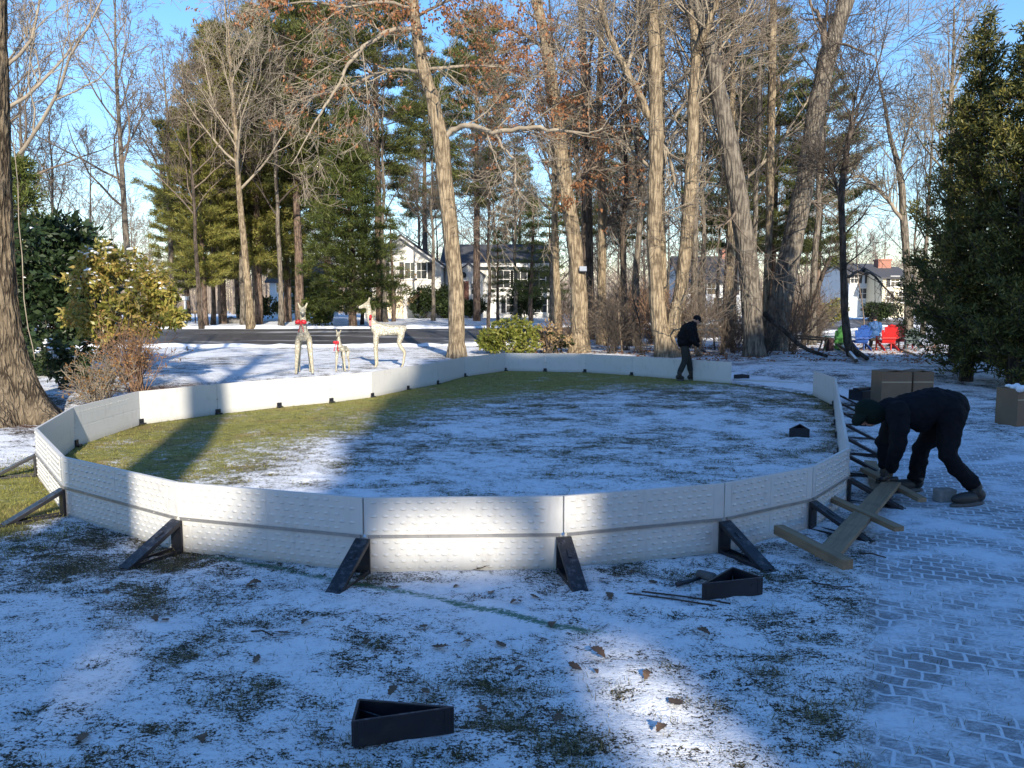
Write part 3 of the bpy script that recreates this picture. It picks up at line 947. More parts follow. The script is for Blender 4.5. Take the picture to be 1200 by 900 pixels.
for i in range(len(LEFT)-1): panel(LEFT[i], LEFT[i+1], False, 2 if i == 0 else 1, 'long sunlit inner panel with faint embossed marks' if i == 0 else None)
prev = LEFT[-1]
for q in BACK:
    panel(prev, q, False, 1); prev = q
prev = NEAR[-1]
for q in RIGHT:
    panel(prev, q, True, 1, 'angled end panel beside the open gap' if q is RIGHT[-1] else None); prev = q
def corner_n(a, b, c):
    return (outward(a, b)+outward(b, c)).normalized()
allc = LEFT[::-1]+NEAR+RIGHT
for i in range(1, len(allc)-1):
    n = corner_n(allc[i-1], allc[i], allc[i+1])
    if i == len(LEFT)+3: n = (n+Vector((-.12, 0, 0))).normalized()
    place_bracket(allc[i], n)
bk = [LEFT[-2], LEFT[-1]]+BACK
for i in range(1, len(bk)-1): place_bracket(bk[i], corner_n(bk[i-1], bk[i], bk[i+1]))
# extra stays halfway along the right wall
for i in range(len(RIGHT)-2):
    pass
# small black foot clips on the inside of the left and back walls
def clip(p, n):
    mb = MB()
    q = Vector((p[0], p[1], 0))-RB-n*.02
    u = Vector((-n.y, n.x, 0))
    m_ = Matrix((u, n, Vector((0, 0, 1)))).transposed()
    mb.box(q-n*.012+Vector((0, 0, .05)), (.10, .022, .10), m_)
    mb.box(q-n*.035+Vector((0, 0, .015)), (.12, .06, .03), m_)
    mb.box(q-n*.026+Vector((0, 0, .075)), (.03, .01, .02), m_)
    mb.build('foot_clip', M['black'], rink, bevel=.004)
for i in range(0, len(LEFT)): clip(LEFT[i], corner_n(LEFT[i-1] if i else NEAR[0], LEFT[i], LEFT[i+1] if i+1 < len(LEFT) else BACK[0]))
for i in range(len(BACK)-1): clip(BACK[i], corner_n(BACK[i-1] if i else LEFT[-1], BACK[i], BACK[i+1]))
for i in range(len(RIGHT)-1): clip(RIGHT[i], outward(RIGHT[i-1] if i else NEAR[-1], RIGHT[i]))

# ------------------------------------------------------------------ loose brackets, tools
def tri_bracket(name, A, B, C, h, label, z=.015):
    """a stay lying on its side: three upright plates round a triangle, plus its thin web floor"""
    base = Vector((A[0], A[1], 0))
    pts = [Vector((q[0], q[1], 0))-base for q in (A, B, C)]
    mb = MB()
    t = .014
    for i in range(3):
        p, q = pts[i], pts[(i+1) % 3]
        mb.bar(p+Vector((0, 0, h/2)), q+Vector((0, 0, h/2)), t, h*(1-.03*i))
    d = (pts[1]-pts[0]).normalized(); nn = Vector((d.y, -d.x, 0))
    for tt in (.07, .93):
        c = pts[0]+(pts[1]-pts[0])*tt
        mb.bar(c-d*.012+nn*.004+Vector((0, 0, h*.5)), c+d*.012+nn*.004+Vector((0, 0, h*.5)), .012, h*.9)
    c = pts[0].lerp(pts[1], .82)
    mb.tube([c+nn*.004+Vector((0, 0, h*.62)), c+nn*.012+Vector((0, 0, h*.62))], .007, 8)
    m_ = pts[0].lerp(pts[1], .5); 
    mb.bar(m_+Vector((0, 0, h*.35)), pts[2]+Vector((0, 0, h*.35)), .01, h*.5)
    fl = [v.lerp((pts[0]+pts[1]+pts[2])/3, .02) for v in pts]
    mb.add([v+Vector((0, 0, h*.12)) for v in fl]+[v+Vector((0, 0, h*.05)) for v in fl], [(0, 1, 2), (5, 4, 3), (0, 3, 4, 1), (1, 4, 5, 2), (2, 5, 3, 0)])
    o = mb.build(name, M['black'], None, bevel=.003)
    o.location = (base.x, base.y, z)
    return tag(o, label, 'bracket', 'spare rink brackets lying loose')
tri_bracket('support_bracket', G0(414, 880), G0(532, 862), G0(421, 852), .125, 'black triangular bracket lying on its side in the left foreground snow')
tri_bracket('support_bracket', G0(823, 707), G0(893, 699), G0(858, 686), .125, 'black triangular bracket lying beside the mallet and steel rods', .012)
tri_bracket('support_bracket', G0(925, 513), G0(948, 514), G0(937, 507), .13, 'small black bracket lying on the snow inside the rink')
pA, pB = G0(860, 445.5), G0(878, 446)
tri_bracket('support_bracket', pA, pB, (pB[0]-.1, pB[1]+.35), .14, 'black bracket on the snow at the end of the back wall')
# white board lying flat across the open gap
a, b = Vector((*G0(860, 446.5), 0)), Vector((*G0(953, 452), 0))
mb = MB(); u = (b-a).normalized(); sd_ = Vector((-u.y, u.x, 0))
slab(mb, Vector((0, 0, 0)), b-a, sd_, .02, .06, -.10, .10)
o = mb.build('rink_board', M['board'], None, bevel=.004); o.location = (a.x, a.y, .0)
tag(o, 'white board lying flat on the snow across the open gap in the wall', 'board')
# dark sheet and leaves behind it
# mallet
mp_ = G0(793, 690); e = G0(820, 684)
ml = empty('rubber_mallet', (mp_[0], mp_[1], .02), 'rubber mallet with black handle and grey head beside the loose bracket', 'mallet')
v = Vector((e[0]-mp_[0], e[1]-mp_[1], 0))
mb = MB(); mb.tube([Vector((0, 0, .012)), v*.45+Vector((0, 0, .014)), v+Vector((0, 0, .02))], [.019, .015, .012], 10); mb.build('handle', M['black'], ml)
h0 = Vector((*G0(817, 681), 0))-Vector((mp_[0], mp_[1], 0)); h1 = Vector((*G0(838, 686), 0))-Vector((mp_[0], mp_[1], 0))
mb = MB(); mb.tube([h0+Vector((0, 0, .035)), h0.lerp(h1, .1)+Vector((0, 0, .035)), h0.lerp(h1, .9)+Vector((0, 0, .035)), h1+Vector((0, 0, .035))], [.026, .033, .033, .026], 14); mb.build('head', M['rubber'], ml)
for i, (q0, q1) in enumerate((((735, 699), (840, 714)), ((752, 697), (856, 711)))):
    a = Vector((*G0(*q0), .02)); b = Vector((*G0(*q1), .022))
    mb = MB(); mb.tube([Vector((0, 0, .004)), (b-a)*.5+Vector((0, 0, .007)), b-a], .006, 8)
    o = mb.build('steel_rod', M['metal_dark']); o.location = a
    tag(o, ('nearer' if i == 0 else 'farther')+' of two thin dark rods lying parallel on the snow', 'rod', 'thin rods on the snow')

# ------------------------------------------------------------------ lumber frame, block, boxes
def Gv(px, py, z=0): return Vector((*G0(px, py, z), z))
lf = empty('lumber_frame', Gv(975, 650), 'flat plank with three two-by-four crosspieces lying against the right wall', 'lumber frame')
LB = Vector(lf.location)
def lumber(a, b, w, h, name):
    d = b-a; L = d.length
    mb = MB(); mb.bbox(-L/2, L/2, -w/2, w/2, -h/2, h/2)
    o = mb.build(name, M['wood'], lf, bevel=.004)
    o.location = (a+b)/2-LB
    o.rotation_euler = d.to_track_quat('X', 'Z').to_euler()
    return o
lumber(Gv(968, 652, .10), Gv(1045, 566, .16), .17, .04, 'plank')
lumber(Gv(912, 620, .145), Gv(994, 662, .11), .09, .075, 'crosspiece')
lumber(Gv(965, 580, .155), Gv(1054, 620, .13), .09, .045, 'crosspiece')
lumber(Gv(1012, 550, .19), Gv(1081, 586, .10), .09, .045, 'crosspiece')
lumber(Gv(1030, 576, .10), Gv(1020, 541, .06), .14, .03, 'plank')
mb = MB(); mb.box((0, 0, .07), (.19, .13, .14), Matrix.Rotation(.2, 3, 'Z'))
o = mb.build('concrete_block', M['concrete'], None, bevel=.02); p = Gv(1113, 591); o.location = p+Vector((0, .1, 0))
tag(o, 'grey concrete block standing on the paving beside the bending person\'s boot', 'block')

def cardboard_box(px0, px1, py_top, Yd, depth, label, flaps=True, rz=0, snowy=False):
    a = P(px0, py_top, Yd); b = P(px1, py_top, Yd)
    w = b.x-a.x; zb = tzf(a.x+w/2, Yd)+.01; h = a.z-zb
    e = empty('cardboard_box', ((a.x+b.x)/2, Yd+depth/2, zb), label, 'box', None, rz)
    mb = MB(); t = .012
    mb.bbox(-w/2, w/2, -depth/2, -depth/2+t, 0, h); mb.bbox(-w/2, w/2, depth/2-t, depth/2, 0, h)
    mb.bbox(-w/2, -w/2+t, -depth/2+t, depth/2-t, 0, h); mb.bbox(w/2-t, w/2, -depth/2+t, depth/2-t, 0, h)
    mb.bbox(-w/2+t, w/2-t, -depth/2+t, depth/2-t, 0, t)
    mb.build('carton', M['cardboard'], e)
    if flaps:
        mb = MB()
        mb.bar((-w/2+.01, 0, h), (-w*.03, 0, h+.03), depth*.98, .008, up=(0, 0, 1))
        mb.bar((w/2-.01, 0, h), (w*.03, 0, h+.02), depth*.98, .008, up=(0, 0, 1))
        mb.build('flap', M['cardboard'], e)
    mb = MB(); mb.bbox(-w/2-.001, w/2+.001, -depth/2-.003, -depth/2-.001, h*.70, h*.735); mb.build('tape', M['tape'], e)
    if snowy:
        mb = MB(); r = random.Random(4)
        for k in range(14):
            mb.ell((r.uniform(-w/2, w/2), r.choice((-depth/2, depth/2, 0)), h+.01), (r.uniform(.04, .09), .06, r.uniform(.025, .06)), 9, 6)
        tag(mb.build('snow_cap', M['snow'], e), kind='stuff')
    return e
cardboard_box(1034, 1069, 436, 15.0, .45, 'open cardboard box behind the bending person, left of two side by side')
cardboard_box(1071, 1095, 436, 15.1, .45, 'brown cardboard box behind the bending person, right of two side by side')
cardboard_box(1187, 1222, 456, 12.6, .42, 'tall brown cardboard box with snow on its top at the right edge', False, .25, True)
# white paper sack at its foot
mb = MB(); mb.ell((0, 0, .06), (.22, .10, .07), 12, 8, Matrix.Rotation(.4, 3, 'Z')); mb.ell((.14, .05, .1), (.12, .09, .07), 10, 7)
o = mb.build('white_sack', M['snow']); o.location = Gv(1199, 487)
tag(o, 'crumpled white sack lying at the foot of the snow-topped box', 'sack')
# black crate of brackets beside the boxes
p = G(1022, 472); mb = MB()
mb.box((0, 0, .12), (.55, .4, .24), Matrix.Rotation(.3, 3, 'Z')); mb.box((-.12, -.05, .27), (.45, .12, .05), Matrix.Rotation(.6, 3, 'Z')); mb.box((.1, .05, .27), (.4, .1, .05), Matrix.Rotation(-.2, 3, 'Z'))
o = mb.build('plastic_crate', M['black'], None, bevel=.01); o.location = (p.x, p.y+.3, 0)
tag(o, 'black plastic crate at the left foot of the two cardboard boxes', 'crate')
# ------------------------------------------------------------------ people
DG = lambda: bpy.context.evaluated_depsgraph_get()
def skin_obj(name, J, E, R, mat, parent=None, sub=2, voxel=0, extra=None, root=0, origin=None):
    """J joints, E edges, R radii -> one smooth mesh"""
    keys = list(J.keys()); idx = {k: i for i, k in enumerate(keys)}
    org = Vector(origin) if origin is not None else Vector((0, 0, 0))
    me = bpy.data.meshes.new(name)
    me.from_pydata([tuple(Vector(J[k])-org) for k in keys], [(idx[a], idx[b]) for a, b in E], [])
    tmp = bpy.data.objects.new('tmp', me); COL.objects.link(tmp)
    md = tmp.modifiers.new('s', 'SKIN'); md.use_smooth_shade = True; md.branch_smoothing = .6
    sv = me.skin_vertices[0].data
    for k in keys:
        r = R[k]
        sv[idx[k]].radius = r if isinstance(r, tuple) else (r, r)
    rk = root if isinstance(root, str) else keys[0]
    sv[idx[rk]].use_root = True
    if sub:
        s_ = tmp.modifiers.new('u', 'SUBSURF'); s_.levels = sub; s_.render_levels = sub
    m1 = bpy.data.meshes.new_from_object(tmp.evaluated_get(DG()))
    bpy.data.objects.remove(tmp)
    if voxel:
        bm = bmesh.new(); bm.from_mesh(m1)
        if extra:
            em = MB(); extra(em, org)
            m2 = bpy.data.meshes.new('x'); m2.from_pydata(em.v, [], em.f); m2.update(); bm.from_mesh(m2)
        m3 = bpy.data.meshes.new('y'); bm.to_mesh(m3); bm.free()
        t2 = bpy.data.objects.new('tmp2', m3); COL.objects.link(t2)
        rm = t2.modifiers.new('r', 'REMESH'); rm.mode = 'VOXEL'; rm.voxel_size = voxel; rm.use_smooth_shade = True
        sm = t2.modifiers.new('sm', 'SMOOTH'); sm.iterations = 2; sm.factor = .5
        m1 = bpy.data.meshes.new_from_object(t2.evaluated_get(DG()))
        bpy.data.objects.remove(t2)
        # keep the one continuous figure
        bm = bmesh.new(); bm.from_mesh(m1); bm.verts.ensure_lookup_table()
        seen = set(); best = []
        for v0 in bm.verts:
            if v0.index in seen: continue
            comp = [v0]; seen.add(v0.index); st_ = [v0]
            while st_:
                w_ = st_.pop()
                for e_ in w_.link_edges:
                    o_ = e_.other_vert(w_)
                    if o_.index not in seen: seen.add(o_.index); comp.append(o_); st_.append(o_)
            if len(comp) > len(best): best = comp
        keep = set(v.index for v in best)
        bmesh.ops.delete(bm, geom=[v for v in bm.verts if v.index not in keep], context='VERTS')
        bm.to_mesh(m1); bm.free()
    m1.name = name
    m1.materials.clear(); m1.materials.append(mat)
    m1.polygons.foreach_set('use_smooth', [True]*len(m1.polygons))
    o = bpy.data.objects.new(name, m1); COL.objects.link(o)
    if parent: o.parent = parent
    else: o.location = org
    return o
def add_hand(J, E, R, key, wrist, d, palm_n, s=1.0, curl=.8):
    """palm and five curled fingers grown from the wrist joint"""
    d = Vector(d).normalized(); pn = Vector(palm_n).normalized(); side = d.cross(pn).normalized()
    w = Vector(wrist)
    J[key+'palm'] = w+d*.05*s; R[key+'palm'] = (.034*s, .022*s); E.append((key, key+'palm'))
    J[key+'palm2'] = w+d*.085*s; R[key+'palm2'] = (.036*s, .017*s); E.append((key+'palm', key+'palm2'))
    for i, (off, L) in enumerate(((-.030, .070), (-.010, .080), (.010, .075), (.029, .058))):
        a = w+d*.095*s+side*off*s
        dd = (d*math.cos(curl*.5)+pn*math.sin(curl*.5)); b_ = a+dd*L*.5*s
        dd2 = (d*math.cos(curl*1.6)+pn*math.sin(curl*1.6)); c = b_+dd2*L*.5*s
        for nm, p, r in (('a', a, .0095), ('b', b_, .009), ('c', c, .0075)):
            J[f'{key}f{i}{nm}'] = p; R[f'{key}f{i}{nm}'] = r*s*1.12
        E.append((key+'palm2', f'{key}f{i}a')); E.append((f'{key}f{i}a', f'{key}f{i}b')); E.append((f'{key}f{i}b', f'{key}f{i}c'))
    a = w+d*.045*s-side*.045*s+pn*.01*s; b_ = a+(d*.7-side*.3+pn*.5).normalized()*.04*s
    J[key+'t0'] = a; R[key+'t0'] = .012*s; J[key+'t1'] = b_; R[key+'t1'] = .009*s
    E.append((key+'palm', key+'t0')); E.append((key+'t0', key+'t1'))
def head_extra(c, fwd, up, s=1.0):
    fwd = Vector(fwd).normalized(); up = Vector(up).normalized(); up = (up-fwd*up.dot(fwd)).normalized(); sd = fwd.cross(up)
    m_ = Matrix((sd, fwd, up)).transposed()
    def f(mb, org):
        q = Vector(c)-org
        mb.ell(q, (.074*s, .095*s, .115*s), 16, 12, m_)
        mb.ell(q+fwd*.03*s-up*.06*s, (.052*s, .062*s, .055*s), 12, 8, m_)
        mb.ell(q+fwd*.098*s-up*.012*s, (.013*s, .020*s, .024*s), 8, 6, m_)
        mb.ell(q+fwd*.078*s+up*.022*s, (.05*s, .02*s, .012*s), 8, 6, m_)
        mb.ell(q+fwd*.086*s-up*.055*s, (.026*s, .012*s, .009*s), 8, 6, m_)
        for k in (-1, 1):
            mb.ell(q+sd*.078*s*k-up*.005*s, (.012*s, .022*s, .032*s), 8, 6, m_)
            mb.ell(q+sd*.03*s*k+fwd*.085*s+up*.004*s, (.013*s, .010*s, .009*s), 8, 6, m_)
    return f, m_
def foot_pts(J, E, R, key, ankle, heel, toe):
    J[key+'heel'] = heel; R[key+'heel'] = (.042, .040); J[key+'ball'] = heel.lerp(toe, .65); R[key+'ball'] = (.05, .034); J[key+'toe'] = toe; R[key+'toe'] = (.042, .026)
    E.append((ankle, key+'heel')); E.append((key+'heel', key+'ball')); E.append((key+'ball', key+'toe'))
def boot(name, ank, heel, toe, top, mat, parent, org, s=1.0, snow=False):
    mb = MB()
    ank, heel, toe, top = [Vector(v)-org for v in (ank, heel, toe, top)]
    d = (toe-heel); d.z = 0; L = d.length; d.normalize(); sd = Vector((-d.y, d.x, 0))
    zg = min(heel.z, toe.z)
    m_ = Matrix((d, sd, Vector((0, 0, 1)))).transposed()
    mb.ell(heel+d*L*.62+Vector((0, 0, .0)), (L*.54*s, .056*s, .056*s), 16, 10, m_)
    mb.ell(heel+d*L*.12+Vector((0, 0, .02)), (.070*s, .052*s, .062*s), 14, 10, m_)
    mb.tube([heel+d*.05*s, heel.lerp(ank, .6)+d*.03*s, ank, top], [.058*s, .056*s, .060*s, .068*s], 14)
    o = mb.build(name, mat, parent)
    mb = MB(); c = heel+d*L*.5; c.z = zg-.045*s
    mb.ell(c+d*L*.06+Vector((0, 0, .008)), (L*.64*s, .057*s, .032*s), 18, 8, m_)
    mb.build('sole', M['rubber'], o)
    if snow:
        mb = MB(); r = random.Random(6)
        for k in range(9): mb.ell(c+d*r.uniform(-.17, .17)+sd*r.uniform(-.06, -.04)+Vector((0, 0, r.uniform(-.005, .03))), (.022, .012, .016), 7, 5)
        tag(mb.build('snow_clump', M['snow'], o), kind='stuff')
    return o

def blob_obj(name, ells, tubes, mat, parent, org, voxel=.018, it=6, fac=.6):
    """garment grown from overlapping volumes, fused and smoothed"""
    mb = MB()
    for e_ in ells:
        mb.ell(Vector(e_[0])-org, e_[1], 18, 12, e_[2] if len(e_) > 2 else None)
    for pts, rad in tubes:
        mb.tube([Vector(p)-org for p in pts], rad, 16)
        for p, r in ((pts[0], rad[0]),): mb.ell(Vector(p)-org, (r, r, r), 14, 10)
        for p, r in zip(pts[1:-1], rad[1:-1]): mb.ell(Vector(p)-org, (r, r, r), 14, 10)
    me = bpy.data.meshes.new('t'); me.from_pydata(mb.v, [], mb.f); me.update()
    bm = bmesh.new(); bm.from_mesh(me); bmesh.ops.recalc_face_normals(bm, faces=bm.faces); bm.to_mesh(me); bm.free()
    t2 = bpy.data.objects.new('tmp3', me); COL.objects.link(t2)
    rm = t2.modifiers.new('r', 'REMESH'); rm.mode = 'VOXEL'; rm.voxel_size = voxel; rm.use_smooth_shade = True
    sm = t2.modifiers.new('sm', 'SMOOTH'); sm.iterations = it; sm.factor = fac
    # folds of the cloth
    tx = bpy.data.textures.new('folds', 'CLOUDS'); tx.noise_scale = .09
    dm = t2.modifiers.new('d', 'DISPLACE'); dm.texture = tx; dm.strength = .05; dm.mid_level = .5
    m1 = bpy.data.meshes.new_from_object(t2.evaluated_get(DG()))
    bpy.data.objects.remove(t2)
    m1.name = name; m1.materials.clear(); m1.materials.append(mat)
    m1.polygons.foreach_set('use_smooth', [True]*len(m1.polygons))
    o = bpy.data.objects.new(name, m1); COL.objects.link(o); o.parent = parent
    return o

# --- bending man on the right
def bend():
    q = lambda px, py, Yd: P(px, py, Yd)
    J = {}; E = []; R = {}
    def a(k, v, r, par=None):
        J[k] = v; R[k] = r
        if par: E.append((par, k))
    a('pelvis', q(1114, 478, 7.80), .14)
    a('waist', q(1092, 471, 7.80), .135, 'pelvis'); a('chest', q(1066, 474, 7.80), .15, 'waist'); a('neckb', q(1044, 478, 7.80), .10, 'chest')
    a('neck', q(1034, 481, 7.80), .06, 'neckb'); a('headc', q(1019, 484, 7.80), .07, 'neck')
    for k, Yh, knee, ank, heel, toe in (('L', 7.68, (1111, 536, 7.58), (1143, 572, 7.53), (1149, 588, 7.52), (1121, 593, 7.42)),
                                        ('R', 7.92, (1079, 526, 8.02), (1073, 566, 8.07), (1077, 576, 8.08), (1047, 580, 8.02))):
        a('hip'+k, q(1114, 486, Yh), .115, 'pelvis')
        a('thigh'+k, q(1114, 486, Yh).lerp(q(*knee), .5), .098, 'hip'+k)
        a('knee'+k, q(*knee), .072, 'thigh'+k)
        a('calf'+k, q(*knee).lerp(q(*ank), .4), .068, 'knee'+k)
        a('ankle'+k, q(*ank), .045, 'calf'+k)
        h = q(*heel); t = q(*toe); h.z = .085; t.z = .07
        foot_pts(J, E, R, 'foot'+k, 'ankle'+k, h, t)
    for k, sh, el, wr in (('L', (1050, 484, 7.60), (1052, 522, 7.60), (1043, 553, 7.80)), ('R', (1046, 482, 8.0), (1036, 520, 8.05), (1036, 551, 8.02))):
        a('sh'+k, q(*sh), .075, 'neckb'); a('el'+k, q(*el), .048, 'sh'+k); a('wr'+k, q(*wr), .030, 'el'+k)
        add_hand(J, E, R, 'wr'+k, q(*wr), (-.25, 0, -1), (-.7, .5, -.2) if k == 'L' else (-.6, -.5, -.2), 1.05, .9)
    org = Vector((float(J['footLball'].x), float(J['footLball'].y), 0.012))
    hc = q(1017, 485, 7.80)
    fx, hm = head_extra(hc, (-.55, -.05, -.85), (-.85, 0, .5), 1.1)
    body = skin_obj('person', J, E, R, M['skin'], None, 2, .0055, fx, 'pelvis', org)
    tag(body, 'person in black clothes and dark green hat bending down beside the right rink wall', 'person')
    # trousers
    tub = []
    for k in 'LR':
        tub.append(([J['hip'+k], J['thigh'+k], J['knee'+k], J['calf'+k], J['ankle'+k].lerp(J['calf'+k], .1)], [.145, .112, .088, .082, .080]))
    blob_obj('trousers', [(q(1114, 478, 7.8), (.165, .185, .175))], tub, M['cloth_black'], body, org)
    ry = Matrix.Rotation(.12, 3, 'Y')
    blob_obj('jacket', [(q(1106, 474, 7.8), (.17, .185, .155)), (q(1093, 475, 7.8), (.20, .20, .18), ry), (q(1078, 479, 7.8), (.19, .20, .19), ry), (q(1063, 481, 7.8), (.175, .20, .18), ry), (q(1046, 481, 7.8), (.14, .165, .13)), (q(1037, 481, 7.8), (.10, .10, .10)), (q(1078, 489, 7.8), (.15, .16, .15))],
             [([q(1052, 483, 7.62), q(1053, 503, 7.57), J['elL'], J['wrL'].lerp(J['elL'], .08)], [.115, .098, .080, .060]), ([q(1048, 483, 7.98), q(1043, 503, 8.02), J['elR'], J['wrR'].lerp(J['elR'], .08)], [.12, .10, .085, .064])],
             M['cloth_navy'], body, org)
    mb = MB()
    mb.ell(hc-org+Vector((.02, 0, .02)), (.135, .125, .155), 18, 12, hm)
    up = hm @ Vector((0, 0, 1)); fw = hm @ Vector((0, 1, 0))
    mb.ell(hc-org+fw*.06+up*.05, (.11, .12, .05), 14, 8, hm)
    mb.ell(hc-org-up*.08-fw*.05, (.12, .11, .09), 14, 8, hm)
    mb.build('hat', M['cloth_green'], body)
    for k in 'LR':
        boot('boot', J['ankle'+k], J['foot'+k+'heel'], J['foot'+k+'toe'], J['ankle'+k].lerp(J['calf'+k], .35), M['boot'], body, org, 1.12, k == 'L')
        G_ = {}; GE = []; GR = {}
        w = J['wr'+k]; G_['c'] = w.lerp(J['el'+k], .10); GR['c'] = .045
        G_['w'] = w; GR['w'] = .040; GE.append(('c', 'w'))
        add_hand(G_, GE, GR, 'w', w, (-.25, 0, -1), (-.7, .5, -.2) if k == 'L' else (-.6, -.5, -.2), 1.22, .9)
        skin_obj('glove', G_, GE, GR, M['glove'], body, 2, 0, None, 'w', org)
    return J
BJ = bend()
# cordless driver in his hand
h = BJ['wrL']+Vector((-.02, 0, -.11))
dr = empty('power_drill', h, 'small black cordless driver held in the gloved hand of the bending person', 'power drill')
mb = MB(); mb.tube([(-.08, 0, .03), (.10, .01, .03)], [.026, .032], 12); mb.tube([(-.12, 0, .03), (-.08, 0, .03)], [.009, .015], 8); mb.build('motor_housing', M['black'], dr)
mb = MB(); mb.tube([(.05, 0, .02), (.065, 0, -.05)], [.021, .018], 10); mb.build('grip', M['rubber'], dr)
mb = MB(); mb.bbox(.02, .12, -.035, .035, -.095, -.05); mb.build('battery', M['black'], dr, bevel=.006)

# --- walking man at the back wall
def walker():
    Yd = 20.9
    q = lambda px, py, dy=0: P(px, py, Yd+dy)
    J = {}; E = []; R = {}
    def a(k, v, r, par=None):
        J[k] = v; R[k] = r
        if par: E.append((par, k))
    a('pelvis', q(802, 405), .13)
    a('waist', q(803, 399), .13, 'pelvis'); a('chest', q(807, 388), .15, 'waist'); a('neckb', q(811, 380.5), .08, 'chest'); a('neck', q(813, 378.5), .055, 'neckb'); a('headc', q(816, 375.5), .07, 'neck')
    for k, dy, knee, ank, heel, toe in (('L', -.1, (803, 422), (796, 437.5), (794, 442), (800.5, 443.5)), ('R', .1, (807, 421), (809.5, 436), (807.5, 440), (815, 440.5))):
        a('hip'+k, q(802+(k == 'R')*1.5, 407, dy), .10, 'pelvis'); a('thigh'+k, q(802, 407, dy).lerp(q(*knee, dy), .5), .088, 'hip'+k)
        a('knee'+k, q(*knee, dy), .066, 'thigh'+k); a('calf'+k, q(*knee, dy).lerp(q(*ank, dy), .4), .06, 'knee'+k); a('ankle'+k, q(*ank, dy), .042, 'calf'+k)
        h_ = q(*heel, dy); t_ = q(*toe, dy); z0 = tzf(h_.x, h_.y)+.07; h_.z = z0+(.02 if k == 'L' else 0); t_.z = z0-.01
        foot_pts(J, E, R, 'foot'+k, 'ankle'+k, h_, t_)
    for k, dy, sh, el, wr in (('L', .2, (811, 384), (815, 396), (819.5, 402.5)), ('R', -.22, (807, 385), (811.5, 399), (819, 406))):
        a('sh'+k, q(*sh, dy), .07, 'neckb'); a('el'+k, q(*el, dy*1.15), .045, 'sh'+k); a('wr'+k, q(*wr, dy), .028, 'el'+k)
        add_hand(J, E, R, 'wr'+k, q(*wr, dy), (.6, 0, -.8), (.5, .6 if k == 'R' else -.6, 0), 1.0, .8)
    org = Vector((J['footRball'].x, J['footRball'].y, tzf(J['footRball'].x, J['footRball'].y)+.005))
    hc = q(816.5, 375.3)
    fx, hm = head_extra(hc, (.85, .1, -.5), (.45, 0, .9), 1.05)
    body = skin_obj('person', J, E, R, M['skin'], None, 2, .006, fx, 'pelvis', org)
    tag(body, 'person in dark jacket and grey trousers walking right along the back wall', 'person')
    T = {k: J[k] for k in ('waist', 'pelvis', 'hipL', 'hipR', 'thighL', 'thighR', 'kneeL', 'kneeR', 'calfL', 'calfR')}
    TR = {'waist': .15, 'pelvis': .155, 'hipL': .12, 'hipR': .12, 'thighL': .108, 'thighR': .108, 'kneeL': .09, 'kneeR': .09, 'calfL': .085, 'calfR': .085}
    for k in 'LR': T['cuff'+k] = J['ankle'+k]; TR['cuff'+k] = .085
    TE = [('waist', 'pelvis'), ('pelvis', 'hipL'), ('pelvis', 'hipR'), ('hipL', 'thighL'), ('hipR', 'thighR'), ('thighL', 'kneeL'), ('thighR', 'kneeR'), ('kneeL', 'calfL'), ('kneeR', 'calfR'), ('calfL', 'cuffL'), ('calfR', 'cuffR')]
    skin_obj('trousers', T, TE, TR, M['cloth_grey'], body, 2, 0, None, 'pelvis', org)
    tb = [([J['sh'+k], J['el'+k], J['wr'+k].lerp(J['el'+k], .05)], [.115, .085, .058]) for k in 'LR']
    blob_obj('jacket', [(q(802.5, 401), (.21, .21, .16)), (q(804.5, 394), (.25, .235, .22)), (q(807, 387), (.235, .23, .20)), (q(810.5, 381.5), (.15, .17, .11)), (q(813, 379), (.09, .09, .08))], tb, M['cloth_black'], body, org)
    mb = MB(); up = hm @ Vector((0, 0, 1)); fw = hm @ Vector((0, 1, 0))
    mb.ell(hc-org+up*.045-fw*.012, (.095, .112, .095), 16, 10, hm); mb.ell(hc-org+up*.03+fw*.10, (.07, .07, .014), 12, 6, hm)
    mb.build('cap', M['cloth_navy'], body)
    for k in 'LR': boot('boot', J['ankle'+k], J['foot'+k+'heel'], J['foot'+k+'toe'], J['ankle'+k].lerp(J['calf'+k], .25), M['boot'], body, org, 1.05)
    w = J['wrR']+Vector((.11, 0, -.13))
    o_ = MB(); o_.tube([(-.05, 0, .06), (.02, 0, 0)], [.014, .018], 8); o_.tube([(.02, 0, -.02), (.06, 0, .03)], [.035, .04], 10)
    o = o_.build('hand_tool', M['black']); o.location = w
    tag(o, 'small dark hand tool carried by the walking person', 'tool')
walker()

